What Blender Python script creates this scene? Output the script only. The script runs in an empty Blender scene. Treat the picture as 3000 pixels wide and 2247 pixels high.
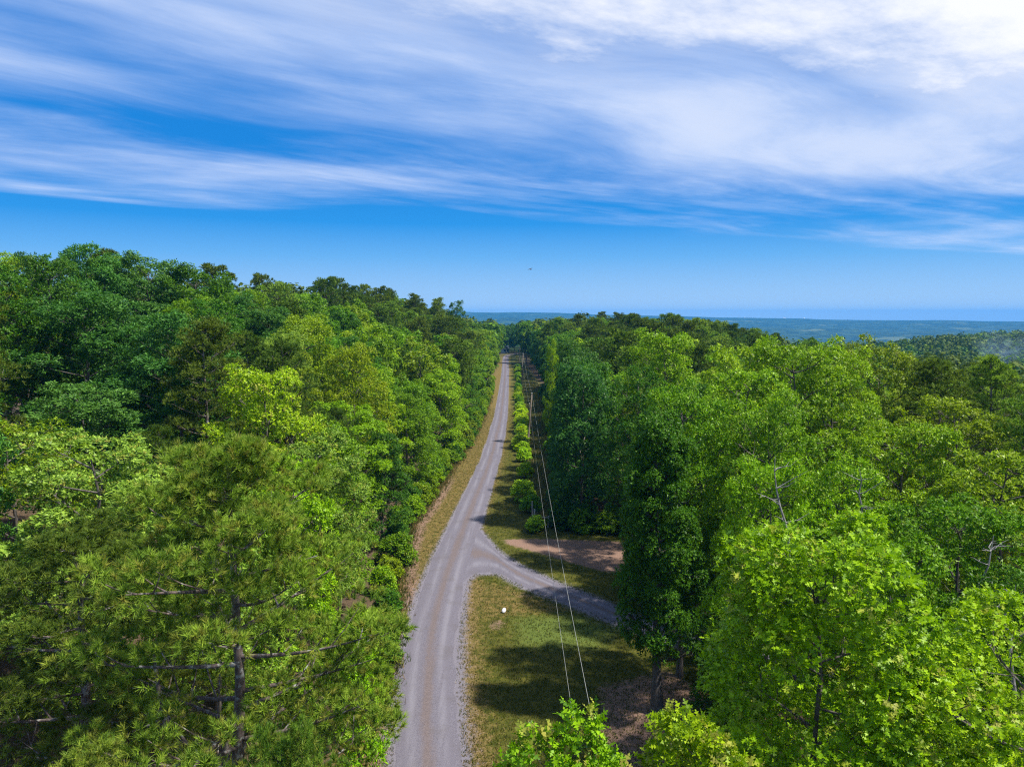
import bpy, math, random
import numpy as np
from mathutils import Vector, Matrix

SC = bpy.context.scene
COL = SC.collection
R = math.radians
rnd = random.Random(11)

# ------------------------------------------------------------------ camera
cam_d = bpy.data.cameras.new("camera")
cam_d.sensor_fit = 'HORIZONTAL'; cam_d.sensor_width = 36.0; cam_d.lens = 24.97
cam_d.clip_start = 0.5; cam_d.clip_end = 30000
cam = bpy.data.objects.new("camera", cam_d); COL.objects.link(cam)
cam.location = (0, 0, 24.0); cam.rotation_euler = (R(90 - 5.43), 0, 0)
SC.camera = cam

# ------------------------------------------------------------------ light and sky
SUN_EL, SUN_AZ = 60.0, 102.0            # azimuth clockwise from the road's direction (+Y)
sd = Vector((math.sin(R(SUN_AZ)) * math.cos(R(SUN_EL)), math.cos(R(SUN_AZ)) * math.cos(R(SUN_EL)), math.sin(R(SUN_EL))))
sun_d = bpy.data.lights.new("sun", 'SUN'); sun_d.energy = 5.0; sun_d.angle = R(1.8); sun_d.color = (1.0, 0.95, 0.86)
sun = bpy.data.objects.new("sun", sun_d); COL.objects.link(sun)
sun.location = (60, -20, 120); sun.rotation_euler = sd.to_track_quat('Z', 'Y').to_euler()

SC.view_settings.view_transform = 'Standard'; SC.view_settings.look = 'None'
SC.view_settings.exposure = 0.60; SC.view_settings.gamma = 1.0
SC.view_settings.use_curve_mapping = False
cy = SC.cycles
cy.max_bounces = 5; cy.diffuse_bounces = 3; cy.glossy_bounces = 1; cy.transmission_bounces = 2
cy.volume_bounces = 0; cy.transparent_max_bounces = 6; cy.caustics_reflective = False; cy.caustics_refractive = False
cy.use_denoising = False; cy.filter_width = 1.2
cy.use_adaptive_sampling = True; cy.adaptive_threshold = 0.01
cy.sample_clamp_indirect = 6.0


class NT:
    """small helper to write node trees"""
    def __init__(s, tree): s.t = tree; s.n = tree.nodes; s.l = tree.links
    def new(s, kind, **kw):
        n = s.n.new(kind)
        for k, v in kw.items():
            if k.startswith('i_'): s.set(n, k[2:], v)
            else: setattr(n, k, v)
        return n
    def set(s, n, key, v):
        sock = n.inputs[int(key)] if key.isdigit() else n.inputs[key.replace('_', ' ')]
        if isinstance(v, bpy.types.NodeSocket): s.l.new(v, sock)
        else: sock.default_value = v
    def math(s, op, a, b=None, c=None, clamp=False):
        n = s.n.new('ShaderNodeMath'); n.operation = op; n.use_clamp = clamp
        for i, v in enumerate((a, b, c)):
            if v is None: continue
            if isinstance(v, bpy.types.NodeSocket): s.l.new(v, n.inputs[i])
            else: n.inputs[i].default_value = v
        return n.outputs[0]
    def mix(s, f, a, b, blend='MIX'):
        n = s.n.new('ShaderNodeMix'); n.data_type = 'RGBA'; n.blend_type = blend; n.clamp_factor = True
        for sock, v in ((n.inputs[0], f), (n.inputs[6], a), (n.inputs[7], b)):
            if isinstance(v, bpy.types.NodeSocket): s.l.new(v, sock)
            else: sock.default_value = v if not isinstance(v, tuple) or len(v) == 4 else v + (1,)
        return n.outputs[2]
    def ramp(s, v, lo, hi, a=0.0, b=1.0, smooth=True):
        n = s.n.new('ShaderNodeMapRange'); n.interpolation_type = 'SMOOTHSTEP' if smooth else 'LINEAR'; n.clamp = True
        s.l.new(v, n.inputs[0])
        for i, q in ((1, lo), (2, hi), (3, a), (4, b)): n.inputs[i].default_value = q
        return n.outputs[0]
    def noise(s, vec, scale, detail=4, rough=0.55, dist=0.0):
        n = s.n.new('ShaderNodeTexNoise'); n.inputs['Scale'].default_value = scale; n.inputs['Detail'].default_value = detail
        n.inputs['Roughness'].default_value = rough; n.inputs['Distortion'].default_value = dist
        if vec is not None: s.l.new(vec, n.inputs['Vector'])
        return n.outputs[0]
    def xyz(s, x, y, z):
        n = s.n.new('ShaderNodeCombineXYZ')
        for i, v in enumerate((x, y, z)):
            if isinstance(v, bpy.types.NodeSocket): s.l.new(v, n.inputs[i])
            else: n.inputs[i].default_value = v
        return n.outputs[0]
    def attr(s, name, typ='GEOMETRY'):
        n = s.n.new('ShaderNodeAttribute'); n.attribute_name = name; n.attribute_type = typ
        return n


world = bpy.data.worlds.new("World"); SC.world = world; world.use_nodes = True
w = NT(world.node_tree); w.n.clear()
out = w.new('ShaderNodeOutputWorld'); bg = w.new('ShaderNodeBackground'); bg.inputs['Strength'].default_value = 0.074
w.l.new(bg.outputs[0], out.inputs[0])
sky = w.new('ShaderNodeTexSky'); sky.sky_type = 'NISHITA'; sky.sun_disc = False
sky.sun_elevation = R(SUN_EL); sky.sun_rotation = R(SUN_AZ); sky.altitude = 0; sky.air_density = 1.0; sky.dust_density = 0.3; sky.ozone_density = 2.2
tc = w.new('ShaderNodeTexCoord'); sp = w.new('ShaderNodeSeparateXYZ'); w.l.new(tc.outputs['Generated'], sp.inputs[0])
dx, dy, dz = sp.outputs
el = w.math('MAXIMUM', dz, 0.0)
zc = w.math('ADD', el, 0.015)
u = w.math('DIVIDE', dx, zc); v = w.math('DIVIDE', dy, zc)
# cirrus sheet: s runs along the streaks, q across them
s_ = w.math('ADD', w.math('MULTIPLY', u, 0.91), w.math('MULTIPLY', v, 0.41))
q_ = w.math('ADD', w.math('MULTIPLY', u, -0.41), w.math('MULTIPLY', v, 0.91))
s3 = w.math('ADD', w.math('MULTIPLY', u, 0.80), w.math('MULTIPLY', v, 0.60))
q3 = w.math('ADD', w.math('MULTIPLY', u, -0.60), w.math('MULTIPLY', v, 0.80))
def sq(sk, qk, seed, qv=None): return w.xyz(w.math('MULTIPLY', s3, sk), w.math('MULTIPLY', q3 if qv is None else qv, qk), seed)
warp = w.math('SUBTRACT', w.noise(sq(0.28, 0.45, 3.0), 1.0, 2), 0.5)
q2 = w.math('ADD', q_, w.math('MULTIPLY', warp, 1.5))
q2 = w.math('ADD', q2, w.math('MULTIPLY', s_, 0.05)); q4 = w.math('ADD', q3, w.math('MULTIPLY', warp, 1.8))
n_pat = w.noise(sq(0.36, 0.60, 7.3, q4), 1.0, 3, 0.5)          # patches
n_fib = w.noise(sq(0.55, 2.0, 1.7, q4), 1.0, 9, 0.62)           # fibres
n_fuz = w.noise(sq(1.6, 2.6, 4.2), 1.0, 8, 0.62)                # feathering
base_c = w.new('ShaderNodeFloatCurve'); w.l.new(w.math('DIVIDE', w.math('ADD', q2, w.math('MULTIPLY', w.math('SUBTRACT', n_fuz, 0.5), 0.9)), 8.0, clamp=True), base_c.inputs['Value'])
cv = base_c.mapping.curves[0]
for q_at, val in ((0.4, 0.80), (2.0, 0.78), (2.6, 0.72), (3.3, 0.68), (3.9, 0.42), (4.6, 0.52), (5.4, 0.46), (6.1, 0.42), (6.55, 0.12), (6.9, 0.0)):
    cv.points.new(q_at / 8.0, val)
cv.points[0].location = (0.0, 0.62); cv.points[-1].location = (1.0, 0.0); base_c.mapping.update()
inside = w.ramp(q2, 6.9, 6.3)
dens = w.math('ADD', base_c.outputs[0], w.math('MULTIPLY', w.math('SUBTRACT', n_pat, 0.5), 1.9))
dens = w.math('ADD', dens, w.math('MULTIPLY', w.math('SUBTRACT', n_fib, 0.5), 0.95))
dens = w.math('ADD', dens, w.math('MULTIPLY', w.math('SUBTRACT', n_fuz, 0.5), 0.5))
thick = w.math('MULTIPLY', w.ramp(w.math('ADD', q2, w.math('MULTIPLY', w.math('SUBTRACT', n_fuz, 0.5), 2.2)), 3.2, 1.6), w.math('MULTIPLY', w.ramp(s_, -0.8, 1.2), w.ramp(q_, -3.0, -0.6)))
veil = w.ramp(dens, 0.10, 1.12)
cov = w.math('MULTIPLY', w.math('MAXIMUM', w.math('MULTIPLY', veil, 0.80), thick), inside, clamp=True)
# clear air: the sky model, deepened towards the strong blue of a dry summer noon
cr = w.new('ShaderNodeValToRGB'); w.l.new(el, cr.inputs[0])
e = cr.color_ramp.elements
e[0].position = 0.0; e[0].color = (0.52, 0.74, 0.99, 1); e[1].position = 1.0; e[1].color = (0.02, 0.16, 0.55, 1)
for p_, c_ in ((0.04, (0.33, 0.61, 0.98, 1)), (0.08, (0.15, 0.48, 0.95, 1)), (0.125, (0.022, 0.325, 0.87, 1)), (0.18, (0.008, 0.255, 0.78, 1)), (0.35, (0.008, 0.22, 0.72, 1))):
    q = e.new(p_); q.color = c_
deep = w.mix(1.0, cr.outputs[0], (8.6, 8.6, 8.6), 'MULTIPLY')
blue = w.mix(0.97, sky.outputs[0], deep)
cloud_c = w.mix(w.math('MAXIMUM', thick, w.ramp(dens, 0.45, 1.3, 0, 0.62)), (5.0, 6.4, 9.3), (8.9, 9.05, 9.6))
final = w.mix(cov, blue, cloud_c)
w.l.new(final, bg.inputs['Color'])
world.cycles.sampling_method = 'MANUAL'; world.cycles.sample_map_resolution = 512


# ------------------------------------------------------------------ helpers
def lerp_tab(y, tab):
    ys, xs = zip(*tab); return np.interp(y, ys, xs)

ROAD = [(20, -3.2), (30, -3.7), (36, -4.5), (43, -5.4), (50, -6.0), (58, -6.15), (70, -5.9), (87, -5.1), (115, -3.75), (140, -3.1), (169, -2.7),
        (220, -2.65), (315, -2.95), (380, -3.5), (425, -3.6), (440, -1.5), (455, 3.5), (465, 9)]
LEFT = [(0, -7.5), (28, -8), (49, -8.4), (59, -9.7), (69.5, -11), (80, -11.4), (94, -10.3), (115, -9.2), (137, -7.8), (169, -6.9), (220, -6.2), (314, -6.0), (430, -7)]
RIGHT = [(0, 9), (77, 9), (77.5, 5.4), (99, 6.3), (137, 7.8), (186, 9.4), (230, 9.0), (268, 7.8), (344, 5.2), (430, 4), (470, 4)]
D_TOP = [(-3.8, 78.5), (-2.9, 75.5), (-1.6, 71.0), (0.63, 66.6), (3.93, 62.1), (7.58, 57.9), (9.27, 55.4), (14, 51.3), (22, 46)]
D_BOT = [(-4.5, 62.0), (-3.5, 64.6), (-1.1, 64.6), (0.99, 61.5), (5.5, 56.9), (8.97, 53.2), (13.2, 49.4), (21, 44)]

def smooth(t): t = np.clip(t, 0, 1); return t * t * (3 - 2 * t)

def H(x, y):
    """height of the ground"""
    x = np.asarray(x, float); y = np.asarray(y, float)
    xl = lerp_tab(y, LEFT); xr = lerp_tab(y, RIGHT)
    dl = np.maximum(xl - x, 0)
    z = 11.0 * smooth(dl / 35.0) * smooth((430 - y) / 260.0 + 0.25)
    z = z - 16.0 * smooth((dl - 60) / 90.0)
    dr = np.maximum(x - np.maximum(xr, 9), 0)
    z = z + 7.0 * np.exp(-((x - 62) / 55.0) ** 2 - ((y - 255) / 95.0) ** 2) * smooth(dr / 14)
    z = z - 7.0 * smooth((dr - 18) / 55.0) - 17.0 * smooth((dr - 60) / 170.0) * smooth((y + 60) / 200)
    # wooded knoll to the right, half a kilometre off
    z = z + 23.0 * np.exp(-((x - 420) / 150.0) ** 2 - ((y - 560) / 130.0) ** 2)
    r = np.hypot(x, y); az = np.arctan2(x, np.maximum(y, 1e-3))
    z = z - 70.0 * smooth((r - 520) / 1500.0)
    z = z - 4.0 * smooth((y - 430) / 200.0)
    roll = np.sin(x * 0.0021 + 1.3) * np.cos(y * 0.0017 - 0.4) * 14 + np.sin(x * 0.0043 + y * 0.0031) * 7
    roll = roll + 7 * np.sin(x * 0.0125 + 0.7) * np.cos(y * 0.0105) + 4 * np.sin(x * 0.021 - y * 0.017)
    z = z + roll * smooth((r - 700) / 900.0)
    crest = np.interp(np.tan(np.clip(az, -1.2, 1.2)), [-2, -0.1, 0.05, 0.21, 0.44, 0.72, 1.5], [70, 62, 52, 22, -6, -18, -22])
    wob = np.sin(az * 37) * 2.2 + np.sin(az * 83 + 1) * 1.2 + np.sin(az * 190 + 2) * 0.7
    ridge = smooth((r - 3800) / 2500.0)
    z = z * (1 - ridge) + (crest + wob) * ridge
    r2 = np.exp(-((r - 3300) / 420.0) ** 2) * smooth((az - 0.42) / 0.25) * 62
    r4 = np.exp(-((r - 1450) / 170.0) ** 2) * smooth((az - 0.2) / 0.2) * (14 + 8 * np.sin(az * 21))
    r5 = np.exp(-((r - 4300) / 330.0) ** 2) * (42 + 14 * np.sin(az * 17 + 2))
    r3 = np.exp(-((r - 2300) / 260.0) ** 2) * smooth((0.62 - az) / 0.25) * smooth((az - 0.1) / 0.2) * 50
    z = z + r2 + r3 + r4 + r5
    return z - 60.0 * smooth((r - 6900) / 900.0)


def mesh_np(name, V, T, mats, fattr=None, pattr=None, mat_idx=None, shade_smooth=False):
    V = np.ascontiguousarray(V, dtype=np.float32); T = np.ascontiguousarray(T, dtype=np.int32)
    me = bpy.data.meshes.new(name)
    me.vertices.add(len(V)); me.vertices.foreach_set('co', V.ravel())
    k = T.shape[1]
    me.loops.add(T.size); me.loops.foreach_set('vertex_index', T.ravel())
    me.polygons.add(len(T)); me.polygons.foreach_set('loop_start', np.arange(0, T.size, k, dtype=np.int32))
    if mat_idx is not None: me.polygons.foreach_set('material_index', np.ascontiguousarray(mat_idx, dtype=np.int32))
    if shade_smooth: me.polygons.foreach_set('use_smooth', np.ones(len(T), dtype=bool))
    me.update(calc_edges=True)
    for dom, d in (('FACE', fattr), ('POINT', pattr)):
        for nm, arr in (d or {}).items():
            arr = np.asarray(arr, dtype=np.float32)
            if arr.ndim == 2:
                a = me.attributes.new(nm, 'FLOAT_VECTOR', dom); a.data.foreach_set('vector', arr.ravel())
            else:
                a = me.attributes.new(nm, 'FLOAT', dom); a.data.foreach_set('value', arr)
    for m in mats: me.materials.append(m)
    return me


def link(name, data, parent=None, label=None, cat=None, group=None, kind=None, loc=None, rot=None, scale=None):
    o = bpy.data.objects.new(name, data); COL.objects.link(o)
    if parent: o.parent = parent
    if label: o['label'] = label
    if cat: o['category'] = cat
    if group: o['group'] = group
    if kind: o['kind'] = kind
    if loc is not None: o.location = loc
    if rot is not None: o.rotation_euler = rot
    if scale is not None: o.scale = scale
    return o


def tube(P, rad, sides=6, cap=False):
    """tapered tube along the points P -> verts, triangles"""
    P = np.asarray(P, float); rad = np.asarray(rad, float); n = len(P)
    tan = np.gradient(P, axis=0); tan /= np.linalg.norm(tan, axis=1)[:, None] + 1e-9
    ref = np.where(np.abs(tan[:, 2:3]) > 0.9, np.array([[1., 0, 0]]), np.array([[0, 0, 1.]]))
    a = np.cross(tan, ref); a /= np.linalg.norm(a, axis=1)[:, None] + 1e-9
    b = np.cross(tan, a)
    an = np.arange(sides) * 2 * np.pi / sides
    V = P[:, None, :] + rad[:, None, None] * (np.cos(an)[None, :, None] * a[:, None, :] + np.sin(an)[None, :, None] * b[:, None, :])
    V = V.reshape(-1, 3); T = []
    for i in range(n - 1):
        for j in range(sides):
            k = (j + 1) % sides
            p, q_, r_, s2 = i * sides + j, i * sides + k, (i + 1) * sides + k, (i + 1) * sides + j
            T += [(p, q_, r_), (p, r_, s2)]
    if cap:
        for base in (0, (n - 1) * sides):
            for j in range(1, sides - 1): T.append((base, base + j, base + j + 1))
    return V, np.array(T, dtype=np.int64)


class Buf:
    def __init__(s): s.V = []; s.T = []; s.A = []; s.n = 0
    def add(s, V, T, a=None):
        s.V.append(V); s.T.append(T + s.n); s.n += len(V)
        if a is not None: s.A.append(np.broadcast_to(a, (len(T),) + np.shape(a)[1:] if np.ndim(a) else (len(T),)))
    def out(s): return np.concatenate(s.V), np.concatenate(s.T)
    def attr(s): return np.concatenate(s.A)


def unit(v): return v / (np.linalg.norm(v, axis=-1, keepdims=True) + 1e-9)


# ------------------------------------------------------------------ materials
def mat(name):
    m = bpy.data.materials.new(name); m.use_nodes = True
    n = NT(m.node_tree); n.n.clear()
    o = n.new('ShaderNodeOutputMaterial')
    return m, n, o

def leaf_mat(name, transl, rough, spec, young_col, far=False):
    m, n, o = mat(name)
    if far: base = n.attr('col').outputs['Color']; young = None
    else:
        oi = n.new('ShaderNodeObjectInfo'); base = oi.outputs['Color']; young = oi.outputs['Alpha']
    r1 = n.attr('rnd').outputs['Fac']
    h = n.new('ShaderNodeHueSaturation'); n.l.new(base, h.inputs['Color'])
    n.l.new(n.ramp(r1, 0, 1, 0.515, 0.485, False), h.inputs['Hue'])
    n.l.new(n.ramp(r1, 0, 1, 0.5, 1.5, False), h.inputs['Value'])
    c = h.outputs[0]
    if young is not None:
        y = n.math('MULTIPLY', n.attr('young').outputs['Fac'], young)
        c = n.mix(y, c, young_col)
    p = n.new('ShaderNodeBsdfPrincipled'); n.l.new(c, p.inputs['Base Color'])
    p.inputs['Roughness'].default_value = rough; p.inputs['Specular IOR Level'].default_value = spec
    t = n.new('ShaderNodeBsdfTranslucent')
    n.l.new(n.mix(1.0, c, (1.35, 1.45, 0.75), 'MULTIPLY'), t.inputs['Color'])
    mx = n.new('ShaderNodeMixShader'); mx.inputs[0].default_value = transl
    n.l.new(p.outputs[0], mx.inputs[1]); n.l.new(t.outputs[0], mx.inputs[2]); n.l.new(mx.outputs[0], o.inputs[0])
    return m

M_LEAF = leaf_mat('broad_leaf', 0.27, 0.42, 0.16, (0.36, 0.33, 0.06))
M_NEEDLE = leaf_mat('pine_needle', 0.26, 0.5, 0.10, (0.30, 0.27, 0.05))
M_FAR = leaf_mat('distant_leaf', 0.2, 0.6, 0.08, None, far=True)

def bark_mat(name, c1, c2, lichen=None):
    m, n, o = mat(name)
    g = n.new('ShaderNodeTexCoord'); mp = n.new('ShaderNodeMapping'); mp.inputs['Scale'].default_value = (1, 1, 0.22)
    n.l.new(g.outputs['Object'], mp.inputs[0])
    f1 = n.noise(mp.outputs[0], 14, 6, 0.65)
    c = n.mix(n.ramp(f1, 0.35, 0.65), c1, c2)
    if lichen: c = n.mix(n.ramp(n.noise(g.outputs['Object'], 5, 5, 0.6), 0.52, 0.62, 0, 0.85), c, lichen)
    p = n.new('ShaderNodeBsdfPrincipled'); n.l.new(c, p.inputs['Base Color']); p.inputs['Roughness'].default_value = 0.9
    b = n.new('ShaderNodeBump'); b.inputs['Strength'].default_value = 0.8; b.inputs['Distance'].default_value = 0.04
    n.l.new(f1, b.inputs['Height']); n.l.new(b.outputs[0], p.inputs['Normal']); n.l.new(p.outputs[0], o.inputs[0])
    return m

M_BARK = bark_mat('oak_bark', (0.055, 0.045, 0.038), (0.15, 0.13, 0.115))
M_PBARK = bark_mat('pine_bark', (0.07, 0.048, 0.04), (0.17, 0.13, 0.115), (0.30, 0.31, 0.29))
M_DEAD = bark_mat('dead_wood', (0.13, 0.12, 0.11), (0.30, 0.285, 0.265))
M_WOOD = bark_mat('weathered_wood', (0.10, 0.075, 0.055), (0.22, 0.175, 0.14))
M_POST = bark_mat('grey_wood', (0.20, 0.18, 0.165), (0.40, 0.37, 0.34))

def plain(name, c, rough=0.6, metal=0.0, spec=0.5, var=0.12):
    m, n, o = mat(name)
    g = n.new('ShaderNodeTexCoord'); f = n.noise(g.outputs['Object'], 9, 5)
    cc = n.mix(n.ramp(f, 0.3, 0.7), tuple(x * (1 - var) for x in c), tuple(min(1, x * (1 + var)) for x in c))
    p = n.new('ShaderNodeBsdfPrincipled'); n.l.new(cc, p.inputs['Base Color'])
    p.inputs['Roughness'].default_value = rough; p.inputs['Metallic'].default_value = metal; p.inputs['Specular IOR Level'].default_value = spec
    n.l.new(p.outputs[0], o.inputs[0])
    return m

M_WIRE = plain('aluminium_wire', (0.34, 0.35, 0.33), 0.55, 0.1)
M_GLASSY = plain('porcelain', (0.65, 0.65, 0.66), 0.25)
M_WHITE = plain('white_plastic', (0.62, 0.61, 0.63), 0.4, var=0.04)
M_ROOFW = plain('pale_metal_roof', (0.75, 0.75, 0.76), 0.5)
M_WALLW = plain('white_siding', (0.72, 0.71, 0.68), 0.6)
M_GLASS = plain('dark_window', (0.03, 0.035, 0.045), 0.15)
M_BIRD = plain('dark_feather', (0.03, 0.03, 0.035), 0.7)
M_STRAW = plain('pale_pasture', (0.50, 0.47, 0.36), 0.9)


# ------------------------------------------------------------------ ground sheet
def grid_lines(fine0, fine1, step, lo, hi, n):
    f = np.arange(fine0, fine1 + 1e-6, step)
    t = np.linspace(0, 1, n + 1)[1:]
    def grow(L):
        k = math.asinh(L / step / 1.0)
        g = np.sinh(t * 6.2); return g / g[-1] * L
    up = fine1 + grow(hi - fine1); dn = fine0 - grow(fine0 - lo)
    return np.concatenate([dn[::-1], f, up])

gx = grid_lines(-15, 16, 0.5, -8200, 8200, 75)
gy = grid_lines(28, 120, 0.5, -120, 8200, 75)
far_y = gy[gy > 120.01]; gy = np.concatenate([gy[gy < 120.01], np.arange(121, 250, 0.9), np.arange(250, 472, 1.5), far_y[far_y > 474]])
GX, GY = np.meshgrid(gx, gy)
GX = GX.ravel(); GY = GY.ravel()
GZ = H(GX, GY)

def seg_dist(px, py, pts, closed=False):
    d = np.full(px.shape, 1e9)
    pts = list(pts) + ([pts[0]] if closed else [])
    for (x0, y0), (x1, y1) in zip(pts[:-1], pts[1:]):
        vx, vy = x1 - x0, y1 - y0
        t = np.clip(((px - x0) * vx + (py - y0) * vy) / (vx * vx + vy * vy), 0, 1)
        d = np.minimum(d, np.hypot(px - x0 - t * vx, py - y0 - t * vy))
    return d

def in_poly(px, py, poly):
    c = np.zeros(px.shape, bool); n = len(poly)
    for i in range(n):
        x0, y0 = poly[i]; x1, y1 = poly[(i + 1) % n]
        with np.errstate(divide='ignore', invalid='ignore'):
            hit = ((y0 > py) != (y1 > py)) & (px < (x1 - x0) * (py - y0) / (y1 - y0 + 1e-12) + x0)
        c ^= hit
    return c

def inside_soft(px, py, poly, wdt):
    d = seg_dist(px, py, poly, True); s = np.where(in_poly(px, py, poly), d, -d)
    return smooth(0.5 + s / (2 * wdt))

DRIVE = D_TOP + D_BOT[::-1]
near = (GY > 20) & (GY < 470) & (np.abs(GX) < 40)
rc = lerp_tab(GY, ROAD); hw = np.interp(GY, [36, 50, 75, 110, 300], [1.72, 1.85, 1.8, 1.6, 1.45])
d_road = np.abs(GX - rc) - hw
d_drive = np.full(GX.shape, 99.0); d_drive[near] = np.where(in_poly(GX[near], GY[near], DRIVE), -0.1, seg_dist(GX[near], GY[near], DRIVE, True))
gravel = np.exp(-np.clip(np.minimum(d_road, d_drive), 0, None) / np.interp(GY, [50, 75, 110], [1.0, 0.45, 0.18]))
xl = lerp_tab(GY, LEFT); xr = lerp_tab(GY, RIGHT)
forest = np.maximum(smooth((xl - 0.6 - GX) / 1.8), smooth((GX - np.where(GY < 77, 13, xr + 0.8)) / 2.2))
forest = np.maximum(forest, smooth((GY - 440) / 20))
dirt = np.zeros_like(GX); dry = np.zeros_like(GX); sun_tint = np.zeros_like(GX); rough_g = np.zeros_like(GX)
n_ = near
X, Y = GX[n_], GY[n_]
PATCH = [(-1.2, 75.0), (3.7, 75.2), (11.8, 74.2), (12.5, 64.0), (8.5, 64.8), (5.6, 67.3), (2.0, 70.6), (-0.8, 73.0)]
dd = 0.84 * inside_soft(X, Y, PATCH, 1.3)
dd = np.maximum(dd, 0.75 * inside_soft(X, Y, [(5.2, 44.5), (10.8, 47), (14, 42), (13, 33), (4.0, 33), (4.6, 38)], 1.8))
dd = np.maximum(dd, 0.66 * np.exp(-((X - (lerp_tab(Y, LEFT) + 0.9)) / 1.4) ** 2) * smooth((125 - Y) / 30))       # bare bank below the trees
dd = np.maximum(dd, 0.62 * np.exp(-((X + 1.2) / 1.2) ** 2 - ((Y - 53.5) / 1.8) ** 2))
dd = np.maximum(dd, 0.55 * np.exp(-((X - 1.2) / 1.6) ** 2 - ((Y - 59.3) / 1.2) ** 2))
dd = np.maximum(dd, 0.42 * np.exp(-((X - lerp_tab(Y, ROAD) - 3.6) / 0.9) ** 2) * smooth((64 - Y) / 6))
dd = np.maximum(dd, 0.46 * np.exp(-((X + 0.2) / 2.0) ** 2 - ((Y - 61.5) / 1.6) ** 2))
dirt[n_] = dd
dr_ = np.where(X < lerp_tab(Y, ROAD), 0.28, 0.0) * smooth((180 - Y) / 60)
dr_ = np.maximum(dr_, 0.95 * np.exp(-np.clip(X - lerp_tab(Y, ROAD) - 1.9, 0, None) / 2.2) * smooth((66 - Y) / 4))
dr_ = np.maximum(dr_, 0.55 * np.exp(-np.clip(X - lerp_tab(Y, ROAD) - 1.9, 0, None) / 2.2) * (Y > 64))
dr_ = np.maximum(dr_, 0.5 * inside_soft(X, Y, [(-3.6, 63.5), (1, 61), (6, 56), (2, 55), (-3, 54)], 1.0))
dry[n_] = dr_
sun_tint[n_] = inside_soft(X, Y, [(0.6, 50.0), (0.3, 54.5), (5, 55.3), (8.2, 52.4), (6, 49.5)], 1.2)  # sunlit patch between tree shadows, painted into the lawn colour
rough_g[n_] = smooth((X - 2.6) / 1.2) * smooth((Y - 79) / 3) * (1 - forest[n_])
far = smooth((np.hypot(GX, GY) - 300) / 300)

m, n, o = mat('ground_cover')
pos = n.new('ShaderNodeNewGeometry').outputs['Position']
A = lambda k: n.attr(k).outputs['Fac']
f_big = n.noise(pos, 0.35, 4, 0.6); f_mid = n.noise(pos, 1.7, 5, 0.65); f_fine = n.noise(pos, 9, 5, 0.7); f_vf = n.noise(pos, 32, 3, 0.7)
green = n.mix(n.ramp(f_mid, 0.35, 0.7), (0.052, 0.060, 0.007), (0.110, 0.102, 0.016))
green = n.mix(n.math('MULTIPLY', A('sun_tint'), 0.8), green, (0.10, 0.140, 0.027))  # lighter green stands in for sun on this part of the lawn
straw = n.mix(n.ramp(f_fine, 0.35, 0.65), (0.120, 0.082, 0.026), (0.245, 0.162, 0.058))
dry_f = n.ramp(n.math('ADD', n.math('ADD', n.math('MULTIPLY', f_mid, 0.7), n.math('MULTIPLY', f_fine, 0.55)), n.math('MULTIPLY', A('dry'), 0.75)), 0.86, 1.18)
c = n.mix(dry_f, green, straw)
c = n.mix(n.math('MULTIPLY', A('rough'), n.ramp(f_big, 0.3, 0.65)), c, (0.105, 0.105, 0.032))
soil = n.mix(n.ramp(f_fine, 0.3, 0.7), (0.165, 0.098, 0.068), (0.275, 0.180, 0.135))
dirt_f = n.ramp(n.math('ADD', n.math('ADD', n.math('MULTIPLY', f_mid, 0.6), n.math('MULTIPLY', f_fine, 0.4)), A('dirt')), 0.92, 1.2)
c = n.mix(dirt_f, c, soil)
stone = n.mix(n.ramp(f_vf, 0.35, 0.65), (0.10, 0.093, 0.113), (0.245, 0.225, 0.26))
gr_f = n.ramp(n.math('ADD', n.math('ADD', n.math('MULTIPLY', f_fine, 1.1), n.math('ADD', n.math('MULTIPLY', f_vf, 0.8), n.math('MULTIPLY', f_mid, 0.7))), n.math('MULTIPLY', A('gravel'), 0.85)), 1.62, 1.86)
c = n.mix(gr_f, c, stone)
litter = n.mix(n.ramp(f_fine, 0.35, 0.65), (0.045, 0.032, 0.02), (0.13, 0.09, 0.055))
c = n.mix(A('forest'), c, litter)
canopy = n.mix(n.ramp(n.noise(pos, 0.055, 6, 0.7), 0.35, 0.65), (0.004, 0.016, 0.005), (0.030, 0.060, 0.016))
canopy = n.mix(n.ramp(n.noise(pos, 0.012, 5, 0.7), 0.42, 0.62), canopy, n.mix(0.7, canopy, (0.06, 0.10, 0.025)))
canopy = n.mix(n.ramp(n.noise(pos, 0.0035, 4, 0.6), 0.6, 0.66, 0, 0.8), canopy, (0.13, 0.16, 0.06))
c = n.mix(A('far'), c, canopy)
p = n.new('ShaderNodeBsdfPrincipled'); n.l.new(c, p.inputs['Base Color']); p.inputs['Roughness'].default_value = 0.95; p.inputs['Specular IOR Level'].default_value = 0.15
b1 = n.new('ShaderNodeBump'); b1.inputs['Strength'].default_value = 0.7; b1.inputs['Distance'].default_value = 0.08; n.l.new(n.math('ADD', f_fine, n.math('MULTIPLY', f_vf, 0.6)), b1.inputs['Height'])
b2 = n.new('ShaderNodeBump'); b2.inputs['Distance'].default_value = 14.0; n.l.new(n.math('MULTIPLY', A('far'), 0.8), b2.inputs['Strength'])
n.l.new(n.noise(pos, 0.06, 5, 0.7), b2.inputs['Height']); n.l.new(b1.outputs[0], b2.inputs['Normal']); n.l.new(b2.outputs[0], p.inputs['Normal'])
n.l.new(p.outputs[0], o.inputs[0]); M_GROUND = m

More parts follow.
